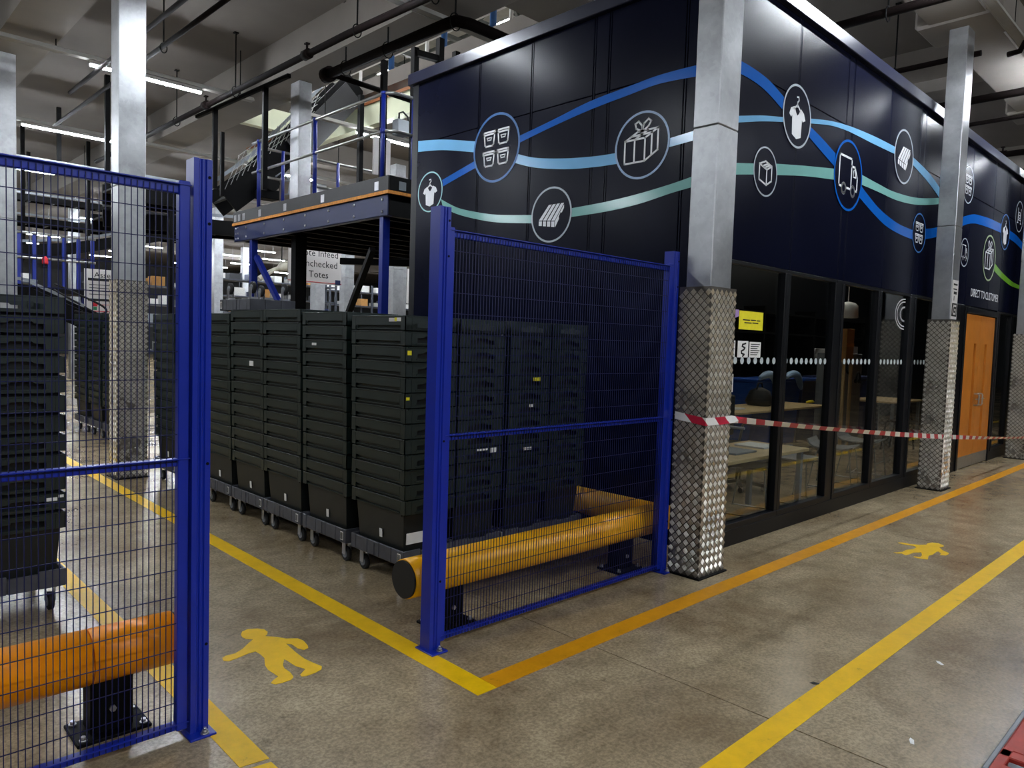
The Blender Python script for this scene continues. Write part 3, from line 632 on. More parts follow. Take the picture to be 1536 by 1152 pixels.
# vertical safety sign on the second column
sg = root('column_sign', (9.46, 2.565, 2.1), 'narrow black and white sign strip on the column left of the oak door', 'sign')
rect(9.335, 2.561, 1.96, 9.545, 2.5645, 2.40).build('backing', M_SIGN, sg)
b = MB(); b.box(9.35, 2.5600, 1.99, 9.53, 2.561, 2.14); b.build('dark_block', M_INK, sg)
b = MB(); tr = lambda u, v, d: (9.44+u, 2.5598-d, 2.065+v); ribbon(b, [(.05, .045), (-.03, .045), (-.05, .02), (-.05, -.02), (-.03, -.045), (.05, -.045), (.05, 0), (.01, 0)], .022, tr); b.build('symbol', M_SIGN, sg)
b = MB(); b.box(9.37, 2.5600, 2.29, 9.50, 2.561, 2.305); b.box(9.39, 2.5600, 2.24, 9.5, 2.561, 2.27); b.box(9.4, 2.56, 2.17, 9.42, 2.561, 2.22); b.box(9.37, 2.5600, 2.34, 9.51, 2.561, 2.36); b.build('print', M_INK, sg)

# barrier tape
def tape():
    pts = [((4.262, 2.80, 1.085), 0), ((4.262, 2.562, 1.06), 0), ((4.44, 2.558, 1.06), 0), ((4.597, 2.560, 1.062), .2)]
    far = (13.28, 2.53, .345)
    N = 60
    for i in range(1, N+1):
        t = i/N; p = tuple(a+(b-a)*t for a, b in zip((4.597, 2.560, 1.062), far)); pts.append(((p[0], p[1], p[2]-.10*4*t*(1-t)*.5), -(.55+.35*math.sin(t*9))))
    pts.append(((13.30, 2.55, .34), .3))
    vs, fs, us = [], [], []; L = 0
    for i, (p, tw) in enumerate(pts):
        if i: L += (Vector(p)-Vector(pts[i-1][0])).length
        h = .026; up = Vector((0, math.sin(tw), math.cos(tw)))
        vs += [Vector(p)-up*h, Vector(p)+up*h]; us += [(L, 0), (L, 1)]
    for i in range(len(pts)-1): fs.append((2*i, 2*i+2, 2*i+3, 2*i+1))
    me = bpy.data.meshes.new('barrier_tape'); me.from_pydata(vs, [], fs); uv = me.uv_layers.new()
    for l in me.loops: uv.data[l.index].uv = us[l.vertex_index]
    me.materials.append(M_TAPE); o = bpy.data.objects.new('barrier_tape', me); COL.objects.link(o)
    md = o.modifiers.new('s', 'SOLIDIFY'); md.thickness = .0006
    tag(o, 'red and white barrier tape tied round the corner column and stretched past the office windows', 'barrier tape')
tape()

# ================================================================== TOTES AND DOLLIES
def tote_meshes():
    t = MB()                                  # tapered tub, hollow
    def fr(w0, l0, w1, l1, z0, z1): return [(-w0, -l0, z0), (w0, -l0, z0), (w0, l0, z0), (-w0, l0, z0), (-w1, -l1, z1), (w1, -l1, z1), (w1, l1, z1), (-w1, l1, z1)]
    o_ = fr(.163, .246, .181, .263, 0, .262); i_ = fr(.160, .243, .178, .260, .004, .262)
    t.add(o_+i_, [(3, 2, 1, 0), (0, 1, 5, 4), (1, 2, 6, 5), (2, 3, 7, 6), (3, 0, 4, 7), (8, 9, 10, 11), (8, 12, 13, 9), (9, 13, 14, 10), (10, 14, 15, 11), (11, 15, 12, 8),
                      (4, 5, 13, 12), (5, 6, 14, 13), (6, 7, 15, 14), (7, 4, 12, 15)])
    # corner ribs of the tub
    for sx in (-1, 1):
        t.box(sx*.170, -.245, .235, sx*.183, .245, .25)
    r = MB(); W, L, Z0, Z1 = .20, .30, .252, .34; th = .007
    for s in (-1, 1):                         # long sides: proud upper plate, recessed lower plate, lip
        r.box(s*W, -L+.05, .283, s*(W-th), L-.05, Z1-.004, .0015); r.box(s*(W-.018), -L+.05, Z0, s*(W-.024), L-.05, .283)
        r.box(s*(W-.018), -L+.05, .281, s*W, L-.05, .285)
        r.box(s*(W+.003), -L+.02, Z1-.008, s*(W-th), L-.02, Z1, .0015)
    for s in (-1, 1):                         # short sides with an arched hand hole
        fn = lambda u, v, d: (u, s*(L-d), v)
        hw = .108; zs, za = .270, .312
        r.prism([(-W+.05, Z0), (-hw, Z0), (-hw, Z1), (-W+.05, Z1)], fn, 0, th); r.prism([(hw, Z0), (W-.05, Z0), (W-.05, Z1), (hw, Z1)], fn, 0, th)
        r.prism([(-hw, Z0), (hw, Z0), (hw, zs), (-hw, zs)], fn, 0, th)
        r.prism([(-hw, Z1), (-hw, za-.012), (-hw*.55, za-.01), (-hw*.45, za), (hw*.45, za), (hw*.55, za-.01), (hw, za-.012), (hw, Z1)], fn, 0, th)
        r.box(-W+.02, s*(L+.003), Z1-.008, W-.02, s*(L-th), Z1, .0015)
        r.box(-hw-.012, s*(L+.003), zs-.008, hw+.012, s*(L-.002), zs-.002)
    for sx in (-1, 1):                        # corner posts
        for sy in (-1, 1):
            r.box(sx*W, sy*(L-.05), Z0, sx*(W-.008), sy*L, Z1, .002); r.box(sx*(W-.05), sy*L, Z0, sx*W, sy*(L-.008), Z1, .002)
            r.box(sx*(W-.05), sy*(L-.012), Z0, sx*(W-.058), sy*(L-.001), Z1)
    for s in (-1, 1):                         # flange joining tub and rim
        r.box(s*.1765, -L+.008, .256, s*(W-.006), L-.008, .261); r.box(-.178, s*.259, .256, .178, s*(L-.006), .261)
    return t, r
tt, tr_ = tote_meshes()
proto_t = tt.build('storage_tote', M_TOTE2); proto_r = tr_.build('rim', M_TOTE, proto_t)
def castor(x, y, r=.05):
    f = MB(); f.box(x-.03, y-.03, .128, x+.03, y+.03, .146); f.box(x-.024, y-.018, .05, x-.02, y+.022, .13); f.box(x+.02, y-.018, .05, x+.024, y+.022, .13)
    w_ = MB(); w_.tube([(x-.014, y, r), (x-.010, y, r), (x+.010, y, r), (x+.014, y, r)], [r-.006, r, r, r-.006], 18)
    h = MB(); h.cyl((x-.018, y, r), (x+.018, y, r), .026, 12)
    return f, w_, h
def dolly_proto():
    d = MB()
    d.box(-.19, -.29, .195, .19, .29, .212); d.box(-.12, -.20, .15, .12, .20, .195)
    cuts = [-.30, -.165, -.03, .105, .24, .30]
    for s in (-1, 1):
        for a, b in zip(cuts[:-1], cuts[1:]): d.box(s*.20, a+.002, .145, s*.186, b-.002, .238, .003)
        d.box(s*.194, -.298, .148, s*.184, .298, .235)
        c2_ = [-.20, -.07, .07, .20]
        for a, b, h in zip(c2_[:-1], c2_[1:], (.24, .228, .24)): d.box(a+.002, s*.30, .145, b-.002, s*.286, h, .003)
        d.box(-.19, s*.294, .148, .19, s*.284, .226)
        for y in (-.245, .03): d.box(s*.204, y-.01, .15, s*.198, y+.01, .232)
    o = d.build('tote_dolly', M_DOLLY)
    for sx in (-1, 1):
        for sy in (-1, 1):
            f, w_, h = castor(sx*.14, sy*.22); fo = f.build('castor', M_ZINC, o); w_.build('wheel', M_RUB, fo); h.build('hub', M_GREYM, fo)
    l = MB(); l.box(-.2065, -.275, .165, -.2042, -.24, .222); lo = l.build('barcode_label', M_PAPER, o)
    k = MB()
    for i in range(7): k.box(-.2072, -.270+i*.0042, .17, -.2066, -.270+i*.0042+.002, .217)
    k.build('barcode_bars', M_INK, lo)
    return o
proto_d = dolly_proto()
rowname = {}
used = [False]; usedd = [False]; cid = 0
def bottom_label(o):
    b = MB(); b.add([(-.1755, -.03, .06), (-.1755, .0, .06), (-.1785, .0, .115), (-.1785, -.03, .115), (-.1735, -.03, .06), (-.1735, .0, .06), (-.176, .0, .115), (-.176, -.03, .115)],
          [(0, 1, 2, 3), (7, 6, 5, 4), (0, 4, 5, 1), (1, 5, 6, 2), (2, 6, 7, 3), (3, 7, 4, 0)])
    l = b.build('barcode_label', M_PAPER, o)
def sticker(o, x, y0, z0, y1, z1, m, face='x'):
    b = MB()
    if face == 'x': b.box(x-.0012, y0, z0, x+.001, y1, z1)
    else: b.box(y0, x-.0012, z0, y1, x+.001, z1)
    return b.build('sticker', m, o)
def stack(cx, cy, n, pitch, desc, grp, jit=.0015, lean=0.):
    res = []
    if not usedd[0]: d = proto_d; usedd[0] = True
    else: d = copy_tree(proto_d)
    d.location = (cx+.03, cy, 0); tag(d, 'grey wheeled tote dolly under '+desc, 'dolly', 'grey tote dollies')
    for k in range(n):
        if not used[0]: t = proto_t; used[0] = True
        else: t = copy_tree(proto_t)
        f = (k-n*.0)*pitch
        t.location = (cx+.03-lean*k+random.uniform(-jit, jit), cy+random.uniform(-jit, jit)*1.5, .2125+f)
        t.rotation_euler = (0, 0, random.uniform(-.004, .004))
        q = n-1-k
        ordn = 'topmost' if q == 0 else ('bottom' if k == 0 else ORD[q])
        pos = {'topmost': 'topmost in', 'bottom': 'bottom one of'}.get(ordn, ordn+' from top in')
        tag(t, 'dark green tote %s %s' % (pos, desc), 'tote', grp)
        res.append(t)
    return res
G = 'dark green totes nested in tall stacks'
sA = stack(2.80, 3.92, 13, .0943, 'the corner stack by the middle post', G, lean=.0022)
sB = stack(3.21, 3.93, 13, .0943, 'the second stack behind the right mesh', G)
sC = stack(3.665, 3.93, 13, .0945, 'the third stack behind the right mesh', G)
sD = stack(4.075, 3.93, 13, .0945, 'the rightmost stack behind the right mesh', G)
rows = [(4.585, 13, .0965, 'the second stack back beside yellow line'), (5.215, 13, .0985, 'the third stack back beside yellow line'), (5.82, 13, .0985, 'the fourth stack back beside yellow line'),
        (6.44, 13, .0965, 'the fifth stack back beside yellow line'), (7.07, 13, .0975, 'the sixth stack back by left post'), (7.72, 13, .0965, 'the stack just right of clad column')]
sR = [stack(2.80, y, n, p, d, G, lean=.002) for y, n, p, d in rows]
sH = [stack(3.235, y, n, p, d.replace('stack', 'added hidden stack', 1), G) for y, n, p, d in rows]  # unseen stacks added so light does not leak under the visible dollies
sF = [stack(3.17, y, 13, .1, d, G) for y, d in ((10.95, 'the stack just left of clad column'), (11.65, 'the second stack left of clad column'), (12.4, 'the third stack left of clad column'))]
sL = stack(.79, 4.80, 12, .105, 'the stack at the left picture edge', G)
# stickers
for st_ in (sA, *sR): bottom_label(st_[0])
bl = MB(); bl.box(-.15, -.2565, .055, .06, -.2485, .125); bl.build('shipping_label', M_PAPER, sA[0])
sticker(sA[12], -.2005, -.255, .305, -.215, .327, M_PAPER); sticker(sA[12], -.2006, -.21, .303, -.13, .325, M_SIGN)
sticker(sA[12], -.2012, -.215, .305, -.19, .327, M_LABY)
sticker(sA[10], -.3005, -.185, .29, -.155, .318, M_LABY, 'y'); sticker(sA[7], -.3005, -.19, .3, -.165, .318, M_LABY, 'y'); sticker(sA[5], -.3005, .03, .31, .06, .335, mat('pink_label', (210, 150, 160), .6), 'y')
sticker(sR[0][10], -.2005, .10, .30, .16, .318, M_PAPER); sticker(sR[2][8], -.2005, -.13, .285, -.06, .325, M_PAPER)
sticker(sC[8], -.3005, .03, .305, .10, .33, M_LABY, 'y'); sticker(sC[6], -.3005, .0, .31, .035, .33, M_PAPER, 'y'); sticker(sC[3], -.3005, -.05, .29, .03, .31, M_PAPER, 'y')
sticker(sB[3], -.3005, -.03, .32, .07, .337, M_PAPER, 'y'); sticker(sB[3], -.3005, .09, .3, .15, .337, M_PAPER, 'y')
sticker(sL[1], -.3005, .11, .30, .16, .318, M_PAPER, 'y'); sticker(sL[1], -.3005, .165, .315, .19, .33, M_PAPER, 'y')
# dolly lying on top of the fourth stack
d = copy_tree(proto_d); d.location = (2.80, 5.98, 1.745-.145+.09); tag(d, 'grey wheeled tote dolly lying upside down on top of the stacks', 'dolly', 'grey tote dollies'); d.rotation_euler = (math.pi, 0, 0)
d.location = (2.83, 6.1, 1.735+.24)
# ================================================================== PALLET TRUCK (lower right corner)
o = root('pallet_truck', (3.6, .45, 0), 'worn red pallet truck fork at the lower right corner', 'pallet truck')
for y0 in (.455, .075):
    f = MB(); x0, x1, y1, z0, z1 = 3.02, 4.25, y0+.16, .05, .085
    f.box(x0+.14, y0, z0, x0+.20, y1, z1, .004); f.box(x0, y0+.0, z0, x0+.07, y1, z1, .004); f.box(x0+.06, y0, z0, x0+.21, y0+.035, z1, .003); f.box(x0+.06, y1-.035, z0, x0+.21, y1, z1, .003); f.box(x0+.2, y0, z0, x1, y1, z1, .006)
    f.box(x0+.03, y0-.003, z0-.02, x1, y0+.006, z1-.01); f.box(x0+.03, y1-.006, z0-.02, x1, y1+.003, z1-.01)
    fo = f.build('fork', M_RED, o)
    rect(x0+.01, y1+.003, .02, x1, y1+.022, .075, .003).build('edge_strip', M_GREYM, fo)
    MB().cyl((x0+.105, y0+.04, .04), (x0+.105, y1-.04, .04), .04, 16).build('roller', M_GREYM, fo)
rect(4.25, .06, .04, 4.6, .68, .45, .02).build('hydraulic_housing', M_RED, o)
MB().cyl((4.5, .37, .45), (4.9, .37, 1.2), .02, 10).build('handle', M_BLACK, o)
for s in (-1, 1): MB().cyl((4.48, .37+s*.05, .09), (4.48, .37+s*.11, .09), .09, 18).build('steer_wheel', M_RUB, o)
# ================================================================== STRIP LIGHTS AND TRUNKING
def strip_light(x, y, z, desc, L=1.45, rods=False, twin=False):
    o = root('strip_light', (x+L/2, y, z), desc, 'light', 'linear strip lights under the ceiling')
    rect(x, y-.035, z+.012, x+L, y+.035, z+.06, .004).build('housing', M_HOUS, o)
    b = MB(); b.prism([(-.026, .012), (.026, .012), (.020, -.012), (-.020, -.012)], lambda u, v, d: (d, y+u, z+v), x+.01, x+L-.01); b.build('diffuser', M_LAMP, o)
    if twin:
        for s_ in (-.055, .055): rect(x, y+s_-.03, z+.012, x+L, y+s_+.03, z+.05).build('housing', M_HOUS, o); b = MB(); b.prism([(-.024, .012), (.024, .012), (.018, -.012), (-.018, -.012)], lambda u, v, d: (d, y+s_*1.1+u, z+v), x+.01, x+L-.01); b.build('diffuser', M_LAMP, o)
    for hx in (x+.1, x+L-.1): MB().bar((hx, y, z+.06), (hx, y, 5.755 if rods else z+.085), .012 if rods else .03, None if rods else .03, up=(0, 1, 0)).build('hanger_rod' if rods else 'clip', M_ZINC, o)
rowsL = [(-6.4, 'row behind the camera'), (-2.1, 'row nearest the camera'), (2.2, 'row over the walkway'), (6.6, 'row behind the fence'), (11.0, 'row behind the clad column'), (15.13, 'row above the left mesh'), (19.4, 'third row back'), (23.2, 'fourth row back'), (26.3, 'fifth row back'), (29.8, 'sixth row back'), (32.7, 'seventh row back'), (36.2, 'eighth row back'), (39.2, 'deepest row')]
for y, rn in rowsL:
    xs_ = [-5.2, -1.2, 2.78, 6.82, 10.8, 14.8] if y < 20 else [2.7, 6.15, 9.9, 13.5, 15.4, 19]
    if y < 0: xs_ = xs_[:5]
    if y == 2.2: xs_ = xs_[3:]
    if y == 19.4: xs_ = [-1.2, 2.75, 6.25, 10.2, 14.8]
    for i, x in enumerate(xs_):
        strip_light(x, y, 4.985 if y != 2.2 else 5.02, 'white strip light, %s lamp from the left in the %s' % (['first', 'second', 'third', 'fourth', 'fifth', 'sixth'][i], rn), 1.45 if y < 20 else 1.1, not (0 < y < 20 and x < 16))
def trunking(x0, x1, y, lab, z=5.07, posts=True):
    o = root('lighting_trunking', ((x0+x1)/2, y, z), lab, 'trunking')
    b = MB(); b.box(x0, y-.04, z, x1, y+.04, z+.055, .004); b.box(x0, y-.055, z, x1, y-.04, z+.03); b.box(x0, y+.04, z, x1, y+.055, z+.03); b.build('channel', M_HOUS, o)
    x = x0+.6
    while x < x1:
        MB().bar((x, y, z+.05), (x, y, 5.76), .012).build('hanger_rod', M_BLACK, o); x += 2.4
for y, x0, x1, lab in [(6.6, -5.4, 16.5, 'grey lighting trunking crossing above the end of the office wall'), (11.0, -5.4, 5.0, 'grey lighting trunking carrying the lamp behind the tall clad column'), (11.0, 5.62, 16.5, 'grey lighting trunking running behind the platform handrails'),
                       (15.13, -5.4, 16.5, 'grey lighting trunking of the second lit row back'), (19.4, -3, 16.5, 'grey lighting trunking of the third lit row back'), (2.2, -5.4, 16.5, 'grey lighting trunking over the walkway before the office')]:
    trunking(x0, x1, y, lab, 5.048 if y != 2.2 else 5.085)

# ================================================================== SPRINKLER PIPES
def pipe(pts, r, lab, hang=(), coup=(), cap=False):
    o = root('sprinkler_pipe', pts[0], lab, 'pipe')
    b = MB(); b.tube(pts, r, 10); b.build('run', M_PIPE, o)
    for h in hang:
        m = MB(); z = h[2]
        ring = [(h[0]+math.cos(t)*(r+.012), h[1], z-.015+math.sin(t)*(r+.03)) for t in [2*math.pi*i/14 for i in range(14)]]
        m.tube(ring, .007, 5, closed=True); m.bar((h[0], h[1], z+r), (h[0], h[1], 5.76), .014); m.box(h[0]-.03, h[1]-.03, 5.735, h[0]+.03, h[1]+.03, 5.75); m.build('hanger', M_BLACK, o)
    for c_ in coup:
        m = MB(); m.cyl((c_[0], c_[1]-.06, c_[2]), (c_[0], c_[1]+.06, c_[2]), r+.02, 10); m.cyl((c_[0], c_[1], c_[2]), (c_[0], c_[1], c_[2]+.13), .014, 6); m.box(c_[0]-.025, c_[1]-.03, c_[2]+.12, c_[0]+.025, c_[1]+.03, c_[2]+.135); m.build('coupling', M_PIPE, o)
    if cap:
        MB().cyl((pts[0][0], pts[0][1]-.07, pts[0][2]), (pts[0][0], pts[0][1]+.07, pts[0][2]), r+.035, 12).build('end_cap', M_PIPE, o)
zp = 4.95
pipe([(2.88, 12.4, zp), (2.92, 2, zp)], .028, 'thin dark sprinkler pipe passing left of the tall clad column top', [(2.9, 10, zp)])
pipe([(3.16, 14.6, zp), (3.23, 2, zp)], .028, 'thin dark sprinkler pipe passing right of the tall clad column top', [(3.2, 9.5, zp)])
pipe([(4.42, 17, zp), (4.46, 12, zp), (4.50, 7.5, zp), (4.62, 5, zp), (4.7, 2, zp)], .042, 'long dark sprinkler pipe with couplings above the platform', [(4.45, 12.6, zp), (4.47, 10.4, zp), (4.505, 7.3, zp), (4.58, 6.0, zp)], [(4.45, 11.4, zp), (4.49, 8.4, zp)])
pipe([(5.02, 8.82, zp), (5.08, 6.45, zp), (5.1, 6.3, zp), (5.25, 6.25, zp), (5.9, 6.25, zp), (9, 6.25, zp)], .062, 'thick dark sprinkler pipe turning above the end of the office wall', [(5.03, 8.4, zp), (5.05, 7.5, zp), (5.09, 6.3, zp)], [], True)
pipe([(5.05, 8.72, zp-.02), (5.6, 8.72, zp-.03), (7.1, 8.75, zp-.05)], .035, 'thin dark branch pipe crossing the ceiling opening')
pipe([(7.85, 4.5, zp), (7.90, 2.0, zp), (7.95, -2, zp)], .045, 'dark sprinkler pipe crossing the ceiling nearest the office front at right', [(7.88, 2.9, zp)])
pipe([(9.55, 4.8, zp), (9.6, 2.5, zp)], .032, 'dark sprinkler pipe ending beside the column left of the door', [(9.57, 3.4, zp)])
pipe([(11.3, 5.5, zp), (11.32, 2.0, zp), (11.35, -3, zp)], .05, 'dark sprinkler pipe crossing right of the column left of the door', [], [(11.32, 3.2, zp)])
pipe([(12.45, 5.5, zp), (12.5, -3, zp)], .03, 'thin dark sprinkler pipe farther right beyond the column')
pipe([(14.6, 6, zp), (14.7, -3, zp)], .05, 'dark sprinkler pipe low over the right end of the office', [], [(14.65, 3.4, zp)])
pipe([(9.93, 2.32, 4.98), (9.9, 2.2, 4.98), (9.9, 2.14, 5.10), (9.88, 2.05, 5.12), (9.85, 1.2, 5.12)], .032, 'cranked dark red pipe stub under the beam at the top right')

# ================================================================== PLATFORM (mezzanine)
o = root('steel_platform', (6.5, 9.4, 0), 'blue steel mezzanine platform with dark toe boards and handrails behind the tote stacks', 'platform')
PX, PY0, PY1, PXE = 5.0, 7.36, 11.62, 8.4
b = MB(); b.box(PX, PY0, 2.985, PX+.012, PY1, 3.235); b.box(PX, PY0, 3.225, PX+.07, PY1, 3.237); b.box(PX, PY0, 2.983, PX+.07, PY1, 2.995); fb = b.build('edge_beam', M_BLUEB, o)
for y in [PY0+.08+i*.62 for i in range(7)]:
    for z in (3.04, 3.18):
        m = MB(); m.tube([(PX, y+.03, z), (PX-.008, y+.03, z), (PX-.012, y+.03, z)], [.018, .016, .006], 8); m.build('bolt', M_ZINC, fb)
for y in (PY1-.06, PY1-.14):
    for z in (3.03, 3.11, 3.19):
        m = MB(); m.tube([(PX, y, z), (PX-.008, y, z), (PX-.012, y, z)], [.016, .014, .006], 8); m.build('bolt', M_ZINC, fb)
rect(PX+.02, PY0, 2.985, PXE, PY0+.08, 3.237).build('end_beam', M_BLACK, o)
rect(PX-.02, PY0-.03, 3.239, PXE, PY1+.05, 3.277).build('deck_board', M_OSB, o)
rect(PX+.02, PY0, 3.2775, PXE, PY1, 3.2788).build('deck_sheet', M_TOE, o)
for i in range(9): 
    y = PY0+.35+i*.48; rect(PX+.075, y, 3.0, PXE, y+.06, 3.238).build('joist', M_BLACKM, o)
tb = rect(PX-.012, PY0-.02, 3.279, PX+.006, PY1+.02, 3.45, .002).build('toe_board', M_TOE, o)
rect(PX+.007, PY0-.022, 3.279, PXE, PY0-.004, 3.45, .002).build('toe_board', M_BLACK, o)
for y in (PY0+.18, PY0+1.45, PY0+2.5, PY0+3.3, PY0+3.86, PY0+4.02, PY0+4.16): rect(PX-.0145, y, 3.30, PX-.012, y+.085, 3.40).build('fixing_plate', M_ZINC, tb)
rect(PX+.14, PY0-.026, 3.30, PX+.24, PY0-.022, 3.40).build('fixing_plate', M_GREYM, o)
for y, x in ((7.58, 5.06), (9.2, 5.06), (10.9, 5.06)):
    m = MB(); m.cyl((x, y, 3.278), (x, y, 4.46), .028, 10); m.cyl((x, y, 4.44), (x, y, 4.475), .036, 10); m.cyl((x, y, 3.98), (x, y, 4.04), .036, 10); m.build('rail_post', M_BLUEP, o)
m = MB(); m.cyl((5.42, 7.46, 3.278), (5.42, 7.46, 4.46), .028, 10); m.cyl((5.42, 7.46, 4.44), (5.42, 7.46, 4.475), .036, 10); m.cyl((5.42, 7.46, 3.98), (5.42, 7.46, 4.04), .036, 10); m.build('rail_post', M_BLUEP, o)
for x, y in ((5.35, 10.7), (6.3, 10.7)):
    m = MB(); m.cyl((x, y, 3.278), (x, y, 4.33), .026, 10); m.build('rail_post', M_BLUEP, o)
for z in (4.455, 4.01):
    MB().tube([(5.06, 11.12, z), (5.06, 9.2, z), (5.06, 7.62, z), (5.08, 7.54, z), (5.14, 7.48, z), (5.22, 7.46, z), (5.42, 7.46, z), (7.5, 7.46, z)], .021, 8).build('handrail', M_RAIL, o)
for z in (4.32, 3.9): MB().tube([(5.06, 10.72, z), (8.2, 10.72, z)], .02, 8).build('handrail', M_RAIL, o)
for x, y in ((5.06, 7.50), (5.06, 11.05)):
    m = MB(); m.box(x-.05, y-.04, .012, x+.05, y+.04, 2.983, .004); m.box(x-.1, y-.1, 0, x+.1, y+.1, .012); m.build('leg', M_BLUEP, o)
for x, y in ((5.32, 10.1), (6.9, 7.6), (8.2, 7.6)):
    m = MB(); m.box(x-.09, y-.07, .012, x+.09, y+.07, 2.99, .004); m.build('leg', M_BLACK, o)
for p, q, mm in [((5.06, 10.95, 2.72), (5.06, 9.75, 1.6), M_BLUEP), ((5.06, 7.75, 2.62), (5.45, 9.3, 1.3), M_BLACK), ((6.9, 7.62, 2.3), (5.9, 7.62, 1.2), M_BLACK), ((6.0, 7.62, 1.2), (6.9, 7.62, 2.5), M_BLACK)]:
    MB().bar(p, q, .07).build('brace', mm, o)
MB().bar((5.6, 9.4, 2.62), (7.4, 7.7, 2.62), .09).build('beam', M_BLACK, o)
# black uprights standing on the platform
for x, y, z1, w_, lb in [(5.20, 8.3, 4.62, .06, 'black channel upright on the platform left of the corner handrail'), (5.62, 8.42, 5.2, .07, 'tall black channel upright behind the platform corner post'), (6.1, 8.4, 5.5, .08, 'tall black channel upright by the end of the office wall'),
                         (6.45, 8.3, 5.7, .085, 'black channel upright above the office coping'), (6.9, 8.5, 5.7, .085, 'rightmost black channel upright above the office coping')]:
    t = root('channel_upright', (x, y, 3.278), lb, 'upright')
    m = MB(); m.box(x-w_/2, y-w_/2, 3.278, x+w_/2, y-w_/2+.01, z1); m.box(x-w_/2, y-w_/2+.01, 3.278, x-w_/2+.01, y+w_/2, z1); m.box(x+w_/2-.01, y-w_/2+.01, 3.278, x+w_/2, y+w_/2, z1); m.build('channel', M_BLACK, t)
    m = MB()
    for i in range(10): m.box(x-.004, y-w_/2-.001, 3.4+i*.1, x+.004, y-w_/2, 3.45+i*.1)
    m.build('slot', M_BLACKM, t)
t = root('cross_channel', (6.28, 8.35, 5.3), 'black cross channel joining two uprights above the office coping', 'upright'); MB().bar((6.1, 8.36, 5.42), (6.47, 8.30, 5.42), .08).build('channel', M_BLACK, t)
t = root('control_box', (5.75, 8.2, 4.3), 'small grey control box with cable on a black upright behind the handrail', 'control box')
rect(5.68, 8.16, 4.22, 5.86, 8.3, 4.42, .01).build('case', M_GREYM, t); MB().tube([(5.72, 8.2, 4.42), (5.72, 8.2, 4.5), (5.78, 8.2, 4.53), (5.86, 8.2, 4.48), (5.88, 8.2, 4.4)], .012, 6).build('cable', M_RUB, t)
t = root('poster_board', (6.25, 9.4, 4.3), 'white board hanging behind the handrail by the end of the office wall', 'board'); rect(6.12, 9.4, 3.95, 6.42, 9.43, 4.5, .004).build('panel', M_SIGN, t); 
# ceiling channel with black hangers
t = root('hanging_channel', (4.66, 10.6, 4.97), 'black ceiling channel with long hanger posts left of the platform', 'channel')
MB().bar((4.62, 12.2, 4.97), (4.72, 9.3, 4.97), .05).build('channel', M_BLACK, t)
for x, y, z0 in ((4.63, 11.5, 3.75), (4.70, 9.95, 3.55)): MB().bar((x, y, 4.97), (x, y, z0), .07, .05, up=(0, 1, 0)).build('hanger', M_BLACK, t)
MB().bar((4.62, 11.2, 4.55), (4.62, 11.2, 3.6), .05, .05, up=(0, 1, 0)).build('hanger', M_BLACK, t)

# ================================================================== CONVEYORS
def conveyor(pts, wd, lab, h=.16, legs=(), guards=False, name='overhead_conveyor', mm=None):
    o = root(name, pts[0], lab, 'conveyor'); mm = mm or M_BLACK
    for a, c in zip(pts[:-1], pts[1:]):
        a, c = Vector(a), Vector(c); d = (c-a).normalized(); s = d.cross(Vector((0, 0, 1))).normalized(); n = s.cross(d)
        for sg_ in (-1, 1): MB().bar(a+s*sg_*wd/2, c+s*sg_*wd/2, .04, h).build('side_frame', mm, o)
        MB().bar(a+n*.03, c+n*.03, wd-.04, .03).build('belt', M_RUB, o)
        L = (c-a).length; k_ = int(L/.5)
        r_ = MB()
        for i in range(1, k_): p = a+d*(i*.5)-n*.05; r_.cyl(p-s*(wd/2-.03), p+s*(wd/2-.03), .03, 8)
        if r_.v: r_.build('roller', M_GREYM, o)['kind'] = 'stuff'
        MB().bar(a+s*wd*.55+n*(h*.8), c+s*wd*.55+n*(h*.8), .02, .05).build('guide_rail', M_GREYM, o)
    for x, y, z0, z1 in legs: MB().bar((x, y, z0), (x, y, z1), .07, .07, up=(0, 1, 0)).build('leg', mm, o)
    return o
conveyor([(3.4, 12.4, 3.62), (4.5, 12.4, 3.62)], .7, 'black belt conveyor running behind the platform at deck height', .3, [(4.2, 12.1, 0, 3.5)])
conveyor([(3.5, 13.4, 3.3), (6.6, 13.4, 3.45)], .6, 'lower black conveyor tangled with cables behind the left fence post', .26, [(3.7, 13.6, 3.3, 5.7), (5.1, 13.6, 0, 3.3)])
inc = conveyor([(4.9, 11.9, 3.62), (5.5, 11.85, 4.15), (7.05, 11.7, 5.95)], .62, 'steep dark incline conveyor rising through the ceiling opening', .42)
rect(5.75, 11.38, 4.35, 5.78, 11.4, 4.4).build('bracket', M_BLACK, inc)
MB().bar((5.9, 11.37, 4.55), (6.95, 11.33, 5.75), .02, .42).build('side_panel', M_TOE, inc)
wg = MB()
for i in range(16):
    x = 4.75+i*.09; z = 3.75+i*.085; wg.bar((x, 11.4, z), (x+.22, 11.4, z+.55), .008)
for i in range(4): wg.bar((4.8+i*.05, 11.4, 3.9+i*.13), (6.2+i*.05, 11.4, 5.15+i*.13), .008)
wg.build('wire_guard', M_RAIL, inc)['kind'] = 'stuff'
mt = MB(); mt.cyl((5.45, 11.25, 3.95), (5.45, 11.65, 3.95), .13, 14); mt.box(5.3, 11.3, 3.7, 5.6, 11.55, 3.85, .01); mt.build('drive_motor', M_BLACK, inc)
MB().tube([(5.5, 11.25, 4.05), (5.6, 11.2, 4.15), (5.72, 11.2, 4.0), (5.7, 11.2, 3.8), (5.6, 11.2, 3.78)], .014, 6).build('cable', M_GREYM, inc)
